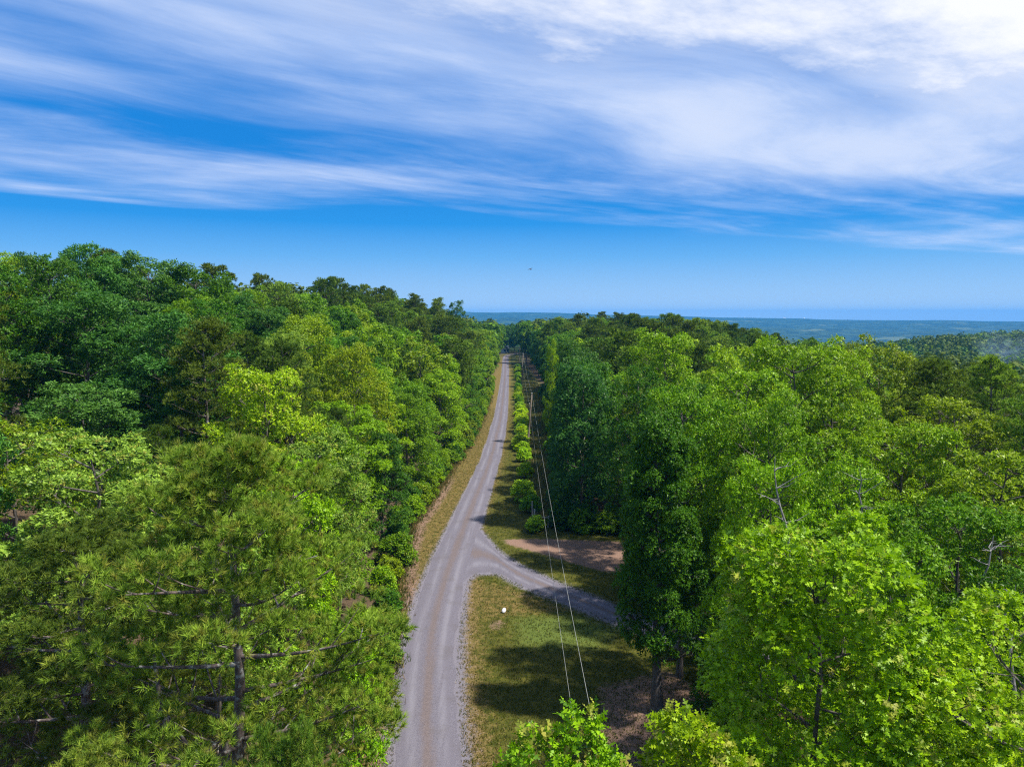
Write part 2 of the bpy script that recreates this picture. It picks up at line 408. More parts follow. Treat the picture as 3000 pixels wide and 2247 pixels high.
nx, ny = len(gx), len(gy)
ii = (np.arange(ny - 1)[:, None] * nx + np.arange(nx - 1)[None, :]).ravel()
Q = np.stack([ii, ii + 1, ii + 1 + nx, ii + nx], 1)
ground = link('ground', mesh_np('ground', np.stack([GX, GY, GZ], 1), Q, [M_GROUND],
              pattr=dict(gravel=gravel, forest=forest, dirt=dirt, dry=dry, sun_tint=sun_tint, rough=rough_g, far=far), shade_smooth=True), kind='structure')

# ------------------------------------------------------------------ gravel road and driveway
m, n, o = mat('road_gravel')
pos = n.new('ShaderNodeNewGeometry').outputs['Position']; uu = n.attr('cross').outputs['Fac']
f_st = n.noise(pos, 26, 4, 0.75); f_md = n.noise(pos, 2.2, 5, 0.6)
mp = n.new('ShaderNodeMapping'); mp.inputs['Scale'].default_value = (1.6, 0.09, 1); n.l.new(pos, mp.inputs[0])
f_track = n.noise(mp.outputs[0], 1.0, 4, 0.6)
base = n.mix(n.ramp(f_st, 0.3, 0.7), (0.066, 0.060, 0.078), (0.195, 0.180, 0.212))
au = n.math('ABSOLUTE', uu)
mid = n.math('SUBTRACT', 1.0, n.math('SMOOTH_MIN', n.math('MULTIPLY', au, 2.6), 1.0, 0.2))
tan_f = n.ramp(n.math('ADD', n.math('MULTIPLY', mid, 0.55), n.math('ADD', n.math('MULTIPLY', f_track, 0.7), n.math('MULTIPLY', f_md, 0.35))), 0.62, 1.05, 0, 0.75)
c = n.mix(tan_f, base, n.mix(n.ramp(f_st, 0.3, 0.7), (0.080, 0.060, 0.055), (0.190, 0.145, 0.135)))
track = n.ramp(n.math('ABSOLUTE', n.math('SUBTRACT', au, 0.52)), 0.0, 0.25, 1.0, 0.0)
c = n.mix(n.math('MULTIPLY', n.math('MULTIPLY', track, n.ramp(f_track, 0.3, 0.6)), 0.45), c, (0.235, 0.225, 0.258))
weed = n.ramp(n.math('ADD', n.math('ADD', n.math('MULTIPLY', n.noise(pos, 6, 5, 0.7), 0.8), n.math('MULTIPLY', f_md, 0.3)), n.ramp(au, 0.70, 1.02, 0, 0.16)), 0.86, 1.0)
c = n.mix(n.ramp(n.noise(pos, 0.5, 5, 0.6), 0.5, 0.72, 0, 0.45), c, (0.105, 0.092, 0.095))
c = n.mix(weed, c, (0.11, 0.115, 0.035))
p = n.new('ShaderNodeBsdfPrincipled'); n.l.new(c, p.inputs['Base Color']); p.inputs['Roughness'].default_value = 0.92; p.inputs['Specular IOR Level'].default_value = 0.2
b1 = n.new('ShaderNodeBump'); b1.inputs['Strength'].default_value = 0.6; b1.inputs['Distance'].default_value = 0.03; n.l.new(f_st, b1.inputs['Height']); n.l.new(b1.outputs[0], p.inputs['Normal'])
n.l.new(p.outputs[0], o.inputs[0]); M_ROAD = m

def catmull(pts, nsub):
    pts = np.asarray(pts, float); P = np.vstack([2 * pts[0] - pts[1], pts, 2 * pts[-1] - pts[-2]]); outp = []
    for i in range(1, len(P) - 2):
        for t in np.linspace(0, 1, nsub, endpoint=False):
            a, b_, c_, d_ = P[i - 1:i + 3]
            outp.append(0.5 * (2 * b_ + (c_ - a) * t + (2 * a - 5 * b_ + 4 * c_ - d_) * t * t + (3 * b_ - a - 3 * c_ + d_) * t ** 3))
    outp.append(P[-2]); return np.array(outp)

def strip(name, Lp, Rp, z0, crown, nacross=11):
    g = np.random.default_rng(3); us = np.linspace(-1, 1, nacross); V = []; C = []
    k = len(Lp)
    jl = np.convolve(g.normal(0, 0.16, k + 8), np.ones(4) / 4, 'same')[:k]; jr = np.convolve(g.normal(0, 0.16, k + 8), np.ones(4) / 4, 'same')[:k]
    for i in range(k):
        c_ = (Lp[i] + Rp[i]) / 2; hv = (Rp[i] - Lp[i]) / 2; ln = np.linalg.norm(hv) + 1e-6
        for uq in us:
            ext = 1 + (jl[i] if uq < 0 else jr[i]) / ln * abs(uq) ** 3
            q = c_ + hv * uq * ext
            V.append((q[0], q[1], max(float(H(q[0], q[1])), 0.0) + z0 + crown * (1 - uq * uq))); C.append(uq)
    ii = (np.arange(k - 1)[:, None] * nacross + np.arange(nacross - 1)[None, :]).ravel()
    Q = np.stack([ii, ii + 1, ii + 1 + nacross, ii + nacross], 1)
    return mesh_np(name, np.array(V), Q, [M_ROAD], pattr=dict(cross=np.array(C)), shade_smooth=True)

cl = catmull([(x, y) for y, x in ROAD], 14)
tn = np.gradient(cl, axis=0); tn /= np.linalg.norm(tn, axis=1)[:, None]; nr = np.stack([tn[:, 1], -tn[:, 0]], 1)
hwr = np.interp(cl[:, 1], [36, 50, 75, 110, 300], [1.72, 1.85, 1.8, 1.6, 1.45])[:, None]
link('road', strip('road', cl - nr * hwr, cl + nr * hwr, 0.014, 0.05), kind='structure')
dt = catmull(D_TOP, 8); db = catmull(D_BOT, 8)
def resample(P, k):
    s = np.concatenate([[0], np.cumsum(np.linalg.norm(np.diff(P, axis=0), axis=1))]); t = np.linspace(0, s[-1], k)
    return np.stack([np.interp(t, s, P[:, 0]), np.interp(t, s, P[:, 1])], 1)
link('driveway', strip('driveway', resample(dt, 60), resample(db, 60), 0.009, 0.025), kind='structure')


# ------------------------------------------------------------------ tree builders
def leaves(P, Dv, g, size, shape, yng, Nv=None):
    """a leaf at each point P pointing roughly along Dv -> V, T, per-face attrs"""
    k = len(P)
    a = unit(Dv + g.normal(0, 0.55, (k, 3)))
    nrm = unit(np.array([0, 0, 0.55]) + 0.95 * (Dv if Nv is None else Nv) + g.normal(0, 0.36, (k, 3)))
    b = unit(np.cross(nrm, a)); nn = np.cross(a, b)
    L = size * g.uniform(0.7, 1.25, (k, 1, 1))
    if shape == 'oak':
        tpl = np.array([(0, 0, 0), (.36, -.27, .02), (.45, 0, -.03), (.36, .27, .02), (.70, -.33, .03), (.78, 0, -.03), (.70, .33, .03), (.86, -.12, 0), (1.05, 0, -.06), (.86, .12, 0)])
        tri = np.array([(0, 2, 1), (0, 3, 2), (2, 5, 4), (2, 6, 5), (5, 8, 7), (5, 9, 8)])
    elif shape == 'fold':
        tpl = np.array([(0, 0, 0), (.55, -.34, .05), (1.0, 0, -.07), (.55, .34, .05)])
        tri = np.array([(0, 2, 1), (0, 3, 2)])
    elif shape == 'tri':
        tpl = np.array([(0.0, -.30, .03), (0.0, .30, .03), (1.0, 0, -.05)]); tri = np.array([(0, 1, 2)])
    else:   # long leaflet
        tpl = np.array([(0, 0, 0), (.45, -.17, .05), (1.0, 0, -.12), (.45, .17, .05)])
        tri = np.array([(0, 2, 1), (0, 3, 2)])
    V = P[:, None, :] + L * (tpl[None, :, 0:1] * a[:, None, :] + tpl[None, :, 1:2] * b[:, None, :] + tpl[None, :, 2:3] * nn[:, None, :])
    nv = len(tpl)
    T = (np.arange(k)[:, None, None] * nv + tri[None]).reshape(-1, 3)
    r = np.repeat(g.uniform(0, 1, k), len(tri)); y = np.repeat(yng, len(tri))
    return V.reshape(-1, 3), T, r, y

def profile(shape, t):
    if shape == 'round': return np.sin(np.pi * (0.13 + 0.80 * t)) ** 0.65
    if shape == 'cone': return (1.03 - t) ** 0.72
    if shape == 'column': return 0.95 * (1 - t ** 2.6) ** 0.6 + 0.05
    if shape == 'dome': return (1 - t ** 2.2) ** 0.55
    return 1 - t

def make_broad(seed, Ht, Rc, cb, shape='round', leaf='fold', nl=24, nsub=5, nsprig=22, nleaf=6, size=0.16, rc=0.95, trunk_r=0.22, inner=0.25, young=0.08, flat=0.8, gap=0.0):
    g = np.random.default_rng(seed); tb = Buf()
    zt = np.linspace(0, 0.93 * Ht, 9)
    sway = np.cumsum(g.normal(0, 0.11, (9, 2)), axis=0) * (Ht / 18.0); sway[0] = 0
    TP = np.column_stack([sway, zt]); TP[0, 2] = -0.4
    rad = trunk_r * (1 - 0.92 * (zt / (0.93 * Ht)) ** 0.85) + 0.015; rad[0] *= 1.5
    tb.add(*tube(TP, rad, 8))
    clumps = []; outs = []; sz = []
    lobe = g.uniform(0.78, 1.12, 7)
    for i in range(nl):
        t = (i + g.uniform(0.1, 0.9)) / nl; t = t ** 0.9
        ph = i * 2.39996 + g.normal(0, 0.35)
        lf = np.interp((ph % (2 * np.pi)) / (2 * np.pi) * 6, range(7), np.append(lobe[:6], lobe[0]))
        r = Rc * float(profile(shape, np.array(t))) * g.uniform(0.72, 1.02) * lf
        ze = cb + (Ht - cb) * t * 0.97
        zs = max(min(ze - r * g.uniform(0.35, 0.8), 0.9 * Ht), cb * 0.75, 0.3)
        S = np.array([np.interp(zs, zt, TP[:, 0]), np.interp(zs, zt, TP[:, 1]), zs])
        E = np.array([S[0] * 0.5 + r * math.cos(ph), S[1] * 0.5 + r * math.sin(ph), ze])
        Mi = (S + E) / 2 + np.array([0, 0, -0.06 * r]) + g.normal(0, 0.10 * r, 3)
        tt = np.linspace(0, 1, 6)[:, None]
        B = (1 - tt) ** 2 * S + 2 * tt * (1 - tt) * Mi + tt ** 2 * E
        lr = trunk_r * 0.36 * (0.45 + 0.55 * r / Rc)
        tb.add(*tube(B, np.linspace(lr, 0.018, 6), 5))
        odir = unit(np.array([math.cos(ph), math.sin(ph), 0.25 + 0.9 * t]))
        clumps.append(E); outs.append(odir); sz.append(1.0)
        for j in range(nsub):
            s = g.uniform(0.38, 0.98); k = int(s * 5)
            p0 = B[k] * (1 - (s * 5 - k)) + B[min(k + 1, 5)] * (s * 5 - k)
            side = np.array([-math.sin(ph), math.cos(ph), 0]) * (1 if j % 2 else -1)
            d = unit(odir * g.uniform(0.2, 0.9) + side * g.uniform(0.5, 1.1) + np.array([0, 0, g.uniform(-0.25, 0.7)]))
            ln = max(0.55, Rc * g.uniform(0.18, 0.36))
            p1 = p0 + d * ln
            tb.add(*tube(np.array([p0, (p0 + p1) / 2 + g.normal(0, .05, 3), p1]), np.array([lr * 0.45, lr * 0.3, 0.01]), 4))
            if g.uniform() < gap: continue
            clumps.append(p1); outs.append(unit(odir + 0.5 * d)); sz.append(g.uniform(0.6, 1.1))
    top = np.array([TP[-1, 0], TP[-1, 1], 0.965 * Ht]); clumps.append(top); outs.append(np.array([0, 0, 1.])); sz.append(0.9)
    for _ in range(int(inner * len(clumps))):
        i = g.integers(len(clumps)); c_ = clumps[i]
        clumps.append(np.array([c_[0] * 0.55, c_[1] * 0.55, c_[2] * 0.9])); outs.append(outs[i]); sz.append(0.8)
    C = np.array(clumps); O = np.array(outs); S_ = np.array(sz)
    nC = len(C)
    cnt = np.maximum(3, (nsprig * S_ ** 1.5).astype(int)); idx = np.repeat(np.arange(nC), cnt)
    d = unit(g.normal(0, 1, (len(idx), 3)) * 0.85 + O[idx] * 0.7 + np.array([0, 0, 0.4]))
    rr = (rc * S_ * g.uniform(0.8, 1.2, nC))[idx, None] * g.uniform(0.35, 1.0, (len(idx), 1)) ** 0.38
    P = C[idx] + d * rr * np.array([1, 1, flat])
    ysp = (g.uniform(0, 1, len(idx)) < young) * (0.4 + 0.6 * g.uniform(0, 1, len(idx)))
    li = np.repeat(np.arange(len(P)), nleaf)
    ld = unit(d[li] * 0.75 + g.normal(0, 0.75, (len(li), 3)))
    V, T, r, y = leaves(P[li] + g.normal(0, 0.05, (len(li), 3)) * (size / 0.16), ld, g, size, leaf, ysp[li], d[li])
    return tb.out(), (V, T, r, y)

def needles(P, Ax, g, n, L, wd, yng):
    k = len(P)
    ax = np.repeat(Ax, n, 0); p = np.repeat(P, n, 0) + ax * g.uniform(-0.09, 0.03, (k * n, 1)) * (L / 0.2)
    pr = g.normal(0, 1, (k * n, 3)); pr = unit(pr - ax * (pr * ax).sum(1, keepdims=True)); th = g.uniform(0.08, 1.35, (k * n, 1))
    d = unit(ax * np.cos(th) + pr * np.sin(th))
    b = unit(np.cross(d, g.normal(0, 1, (k * n, 3)))) * (wd * 0.5)
    tip = p + d * L * g.uniform(0.75, 1.15, (k * n, 1))
    V = np.stack([p - b, p + b, tip], 1).reshape(-1, 3)
    T = np.arange(k * n * 3).reshape(-1, 3)
    return V, T, np.repeat(g.uniform(-0.2, 1.25, k), n) * 0.85 + 0.2 * g.uniform(0, 1, k * n), np.repeat(yng, n)

def make_pine(seed, Ht, Rc, cb, nl=34, nsub=6, ntw=4, nneed=22, L=0.24, wd=0.016, trunk_r=0.22, shape='dome', young=0.2, rc=0.7, fork=False):
    g = np.random.default_rng(seed); tb = Buf()
    zt = np.linspace(0, 0.97 * Ht, 9); sway = np.cumsum(g.normal(0, 0.09, (9, 2)), axis=0); sway[0] = 0
    TP = np.column_stack([sway, zt]); TP[0, 2] = -0.4
    rad = trunk_r * (1 - 0.9 * (zt / (0.97 * Ht)) ** 1.1) + 0.015; rad[0] *= 1.25
    tb.add(*tube(TP, rad, 9))
    PT = []; AX = []
    if fork:
        F = np.array([(0, 0, .36 * Ht), (-.7, -.15, .42 * Ht), (-1.6, -.3, .47 * Ht), (-2.3, -.2, .56 * Ht), (-2.6, 0, .66 * Ht)]); tb.add(*tube(F, [.17, .15, .13, .10, .04], 8))
    for i in range(nl):
        t = ((i + g.uniform(0.1, 0.9)) / nl); ph = i * 2.39996 + g.normal(0, 0.3)
        r = Rc * float(profile(shape, np.array(t))) * g.uniform(0.6, 1.05)
        zs = cb + (0.95 * Ht - cb) * t
        S = np.array([np.interp(zs, zt, TP[:, 0]), np.interp(zs, zt, TP[:, 1]), zs])
        rise = r * g.uniform(0.08, 0.42) + 0.5 * t
        E = S + np.array([r * math.cos(ph), r * math.sin(ph), rise])
        Mi = (S + E) / 2 + np.array([0, 0, -0.10 * r]) + g.normal(0, 0.09 * r, 3)
        tt = np.linspace(0, 1, 7)[:, None]; B = (1 - tt) ** 2 * S + 2 * tt * (1 - tt) * Mi + tt ** 2 * E
        lr = trunk_r * 0.34 * (0.4 + 0.6 * r / Rc)
        tb.add(*tube(B, np.linspace(lr, 0.016, 7), 5))
        out_ = np.array([math.cos(ph), math.sin(ph), 0.35])
        ends = [(E, unit(out_))]
        for j in range(nsub):
            s = 0.10 + 0.88 * (j + g.uniform(0, 1)) / nsub; k = min(int(s * 6), 5); f_ = s * 6 - k
            p0 = B[k] * (1 - f_) + B[k + 1] * f_
            side = np.array([-math.sin(ph), math.cos(ph), 0]) * (1 if j % 2 else -1)
            d = unit(out_ * g.uniform(0.3, 0.9) + side * g.uniform(0.5, 1.1) + np.array([0, 0, g.uniform(0.0, 0.75)]))
            ln = max(0.35, r * g.uniform(0.22, 0.42) * (1.15 - 0.5 * s))
            p1 = p0 + d * ln + np.array([0, 0, 0.1 * ln])
            tb.add(*tube(np.array([p0, (p0 + p1) / 2 - np.array([0, 0, .05 * ln]), p1]), np.array([lr * 0.4, lr * 0.28, 0.012]), 4))
            ends.append((p1, d))
        for p1, d in ends:
            rcl = rc * g.uniform(0.7, 1.2)
            dv = unit(g.normal(0, 1, (ntw, 3)) * 0.8 + d * 0.25 + np.array([0, 0, 0.7]))
            PT.extend(p1 + dv * (rcl * g.uniform(0.45, 1.0, (ntw, 1)) ** 0.5) * np.array([1, 1, 0.62])); AX.extend(unit(dv + np.array([0, 0, 0.5])))
    PT.append(np.array([TP[-1, 0], TP[-1, 1], Ht])); AX.append(np.array([0, 0, 1.]))
    PT = np.array(PT); AX = np.array(AX)
    yng = (g.uniform(0, 1, len(PT)) < young) * g.uniform(0.2, 0.8, len(PT))
    return tb.out(), needles(PT, AX, g, nneed, L, wd, yng)


class Proto:
    def __init__(s, name, built, leafm, barkm):
        (tv, tt), (V, T, r, y) = built
        s.trunk = mesh_np(name + '_trunk', tv, tt, [barkm], shade_smooth=True)
        s.crown = mesh_np(name + '_crown', V, T, [leafm], fattr=dict(rnd=r, young=y))
        s.h = float(V[:, 2].max()); s.r = float(np.percentile(np.hypot(V[:, 0], V[:, 1]), 96)); s.tris = len(tt) + len(T)

PRO = {}
def proto(kind, *built): PRO.setdefault(kind, []).append(Proto(kind, built[0], *built[1]))
BL = (M_LEAF, M_BARK); PN = (M_NEEDLE, M_PBARK)
# close oaks with lobed leaves
proto('near_oak', make_broad(101, 19, 4.6, 4.5, 'cone', 'oak', 32, 6, 32, 8, 0.175, 0.82, 0.17, 0.3, 0.10), BL)
proto('near_oak', make_broad(102, 17, 4.6, 4.5, 'round', 'oak', 30, 6, 31, 8, 0.175, 0.86, 0.17, 0.3, 0.10), BL)
proto('near_top', make_broad(103, 17, 2.6, 9.5, 'cone', 'oak', 17, 5, 17, 8, 0.19, 0.5, 0.14, 0.05, 0.22), BL)
# middle distance
for k, (h, r, cb, shp, lf, rc_) in enumerate([(18, 4.6, 5, 'round', 'fold', 1.2), (17, 4.4, 5, 'round', 'fold', 1.1), (17, 5.0, 5, 'dome', 'fold', 1.25), (19, 4.2, 5, 'round', 'fold', 1.05)]):
    proto('oak', make_broad(200 + k, h, r, cb, shp, 'tri', 24, 6, 50, 6, 0.175, rc_ * 0.86, 0.23, 0.2, 0.10), BL)
for k, (h, r, cb) in enumerate([(21, 3.9, 3.5), (20, 4.4, 4)]):
    proto('hickory', make_broad(220 + k, h, r, cb, 'round', 'long', 28, 5, 29, 8, 0.30, 1.0, 0.22, 0.25, 0.03, 0.9, 0.04), BL)
for k, (h, r, cb, shp) in enumerate([(14, 3.6, 0.8, 'dome'), (13, 3.2, 0.7, 'round'), (15, 3.4, 0.8, 'column')]):
    proto('edge_tree', make_broad(240 + k, h, r, cb, shp, 'tri', 28, 6, 38, 6, 0.175, 0.9, 0.17, 0.15, 0.05), BL)
proto('trunk_oak', make_broad(260, 20, 3.4, 4.6, 'column', 'tri', 46, 7, 46, 6, 0.165, 0.8, 0.42, 0.3, 0.04), BL)
for k in range(2): proto('shrub', make_broad(270 + k, 2.4, 1.35, 0.25, 'dome', 'fold', 14, 4, 18, 6, 0.16, 0.45, 0.04, 0.3, 0.1), BL)
for k in range(2): proto('sapling', make_broad(280 + k, 8, 1.5, 1.5, 'column', 'long', 18, 4, 16, 7, 0.24, 0.5, 0.06, 0.1, 0.1), BL)
# far
for k, (h, r, cb, shp) in enumerate([(17, 4.6, 4, 'round'), (17, 4.6, 5, 'dome'), (18, 4.2, 4, 'round'), (17, 4.8, 4, 'round')]):
    proto('far_oak', make_broad(300 + k, h, r, cb, shp, 'tri', 22, 5, 38, 4, 0.33, 1.05, 0.22, 0.15, 0.08), BL)
proto('near_pine', make_pine(401, 20.5, 5.7, 6.0, 40, 5, 30, 32, 0.25, 0.024, 0.30, 'dome', 0.3, 0.92, True), PN)
proto('near_pine', make_pine(402, 17.0, 4.3, 4.0, 34, 5, 24, 28, 0.24, 0.024, 0.24, 'dome', 0.25, 0.8), PN)
for k, (h, r, cb) in enumerate([(21, 3.4, 9), (20, 3.8, 10), (14, 2.2, 2)]):
    proto('pine', make_pine(420 + k, h, r, cb, 30, 6, 14, 11, 0.30, 0.06, 0.22, 'dome' if k < 2 else 'cone', 0.12, 0.75 if k < 2 else 0.5), PN)
for k, (h, r, cb) in enumerate([(21, 3.9, 10.5), (20, 4.2, 11), (21, 3.7, 10)]):
    proto('far_pine', make_pine(440 + k, h, r, cb, 26, 5, 11, 7, 0.48, 0.15, 0.22, 'round', 0.05, 1.0), PN)

TONES = {
    'bright green': (0.195, 0.345, 0.004), 'mid green': (0.118, 0.248, 0.004), 'olive green': (0.175, 0.265, 0.004),
    'deep green': (0.060, 0.162, 0.007), 'blue-green': (0.066, 0.178, 0.024), 'yellow-green': (0.245, 0.375, 0.006),
    'lime green': (0.32, 0.47, 0.005), 'pale green': (0.190, 0.300, 0.030), 'dark olive': (0.090, 0.145, 0.016), 'needle green': (0.160, 0.262, 0.027),
}
N_TREES = [0]
def plant(kind, name, x, y, top=None, r=None, tone='mid green', label=None, group=None, cat='tree', young=0.3, var=None, yaw=None, h=None, z=None, tint=1.0):
    P_ = PRO[kind]; p = P_[var if var is not None else rnd.randrange(len(P_))]
    gz = float(H(x, y)) if z is None else z
    ht = (top - gz) if top is not None else (h if h is not None else p.h)
    sz = ht / p.h; sx = (r / p.r) if r is not None else sz
    root = link(name, None, None, label, cat, group, None, (x, y, gz), (0, 0, rnd.uniform(0, 6.28) if yaw is None else yaw), (sx, sx * rnd.uniform(0.93, 1.07), sz))
    root.empty_display_size = 0.5
    t = link('trunk' if cat == 'tree' else 'stem', p.trunk, root)
    c = link('crown' if cat == 'tree' else 'foliage', p.crown, root)
    if label is None: root['label'] = '%s %s bush %s' % ('tall' if ht > 2.8 else 'low', tone, 'at the foot of the left forest edge' if x < 0 else 'at the foot of the right forest wall')
    b = TONES[tone]; j = [rnd.uniform(0.86, 1.14) * tint for _ in range(3)]; k = rnd.uniform(0.85, 1.15)
    c.color = (b[0] * j[0] * k, b[1] * k * tint, b[2] * j[2] * k, young)
    N_TREES[0] += 1
    PLACED.append((x, y, sx * p.r))
    return root
PLACED = []

# ------------------------------------------------------------------ trees that stand out
plant('near_pine', 'pine_tree', -9.0, 22.0, 20.6, 5.3, 'needle green', 'large spreading pine with forked grey trunk nearest the gravel road', var=0, young=0.9, yaw=0.0)
plant('near_pine', 'pine_tree', -16.2, 24.5, 17.0, 4.6, 'dark olive', 'shaded dark pine left of the large spreading pine, at the frame edge', var=1, young=0.3, tint=1.15)
plant('near_pine', 'pine_tree', -5.7, 16.8, 14.4, 2.2, 'needle green', 'small bushy pine below the large pine, beside the road', var=1, young=0.8, yaw=2.0)
plant('near_pine', 'pine_tree', -10.6, 15.5, 13.6, 3.4, 'needle green', 'low pine filling the bottom left corner of the view', var=1, young=0.8, yaw=4.0)
plant('sapling', 'sapling', -7.6, 33.0, 8.6, 1.4, 'bright green', 'thin leafy sapling poking out between the big pine and the road', young=0.3)
plant('sapling', 'sapling', -8.2, 38.0, 8.0, 1.6, 'bright green', 'bright sapling at the road edge behind the big pine', young=0.3)
plant('sapling', 'sapling', -4.0, 11.6, 15.4, 1.2, 'yellow-green', 'yellow-green treetop tip just inside the bottom edge left of the road', young=0.8)
plant('near_top', 'oak_tree', 0.8, 12.0, 17.15, 2.3, 'bright green', 'yellow-green oak top at the bottom edge with pale new shoots, where the wires vanish', young=1.0, yaw=1.0)
plant('near_top', 'oak_tree', 3.5, 12.4, 16.9, 2.2, 'bright green', 'small oak top at the bottom edge in front of the bare tree trunk', young=0.9, yaw=3.4)
plant('near_oak', 'oak_tree', 7.9, 17.2, 19.2, 4.3, 'bright green', 'large bright oak with pointed crown filling the lower right', var=0, young=0.75, yaw=0.2, tint=1.15)
plant('near_oak', 'oak_tree', 12.8, 15.6, 17.2, 4.6, 'bright green', 'broad bright oak in the bottom right corner', var=1, young=0.8, yaw=1.6, tint=1.15)
plant('near_oak', 'oak_tree', 6.6, 12.2, 14.6, 3.2, 'bright green', 'lower oak crown beneath the large bright oak at the bottom edge', var=1, young=0.7, yaw=4.1)
plant('trunk_oak', 'oak_tree', 8.8, 41.0, 18.8, 2.55, 'deep green', 'tall dark oak with bare lower trunk standing on the lawn', young=0.1, yaw=0.0)
HERO_R = [  # x, y, top, r, tone, words
    (11.2, 45.5, 20.0, 3.6, 'mid green', 'mid-green oak crowding behind the dark lawn oak'),
    (12.8, 34.5, 17.4, 3.4, 'bright green', 'sunlit oak with dead grey limbs behind the large bright oak'),
    (16.8, 36.5, 17.6, 3.8, 'bright green', 'round oak showing a forked grey branch, behind the bright oaks'),
    (15.2, 43.0, 19.9, 4.0, 'mid green', 'full oak right of the dark lawn oak'),
    (24.5, 44.0, 17.8, 4.4, 'bright green', 'wide oak on the right, in front of the pale feathery tree'),
    (20.2, 31.5, 16.2, 4.0, 'mid green', 'oak at the right with a thick grey trunk showing'),
    (27.5, 38.5, 17.0, 4.2, 'olive green', 'olive oak at the right frame edge'),
    (15.0, 27.5, 15.8, 3.6, 'mid green', 'shaded oak just behind the broad bright oak'),
    (19.4, 25.5, 15.6, 3.6, 'deep green', 'dark oak at the right edge with a bare crooked limb'),
    (15.8, 74.0, 23.0, 5.6, 'bright green', 'tall rounded oak rising to the horizon right of the wires'),
    (20.0, 62.0, 22.2, 4.8, 'yellow-green', 'yellow-green oak in the middle of the right-hand tree mass'),
    (23.0, 57.5, 22.6, 5.2, 'bright green', 'broad bright oak topping the right-hand tree mass'),
    (27.6, 60.0, 22.5, 4.4, 'yellow-green', 'oak with a few orange leaves on the right skyline'),
    (34.2, 66.0, 22.6, 5.0, 'olive green', 'tall olive oak ending the right skyline before the valley'),
    (17.5, 52.0, 20.5, 4.3, 'bright green', 'oak with layered bright crown above the lawn oak'),
    (11.8, 66.5, 19.5, 3.4, 'deep green', 'shadowed tree at the back edge of the bare dirt patch'),
    (31.5, 50.0, 18.6, 4.6, 'olive green', 'olive oak below the tall skyline oak'),
    (52.0, 86.0, 16.5, 6.0, 'pale green', 'pale feathery round tree on the right slope'),
    (44.0, 76.0, 17.5, 4.6, 'yellow-green', 'small lime crown above the pale feathery tree'),
    (60.0, 96.0, 17.0, 5.0, 'olive green', 'brownish-olive oak on the right slope'),
]
for x, y, tp, r, tone, lab in HERO_R:
    plant('oak' if tone != 'pale green' else 'hickory', 'oak_tree' if tone != 'pale green' else 'broadleaf_tree', x, y, tp, r, tone, lab, young=0.35)
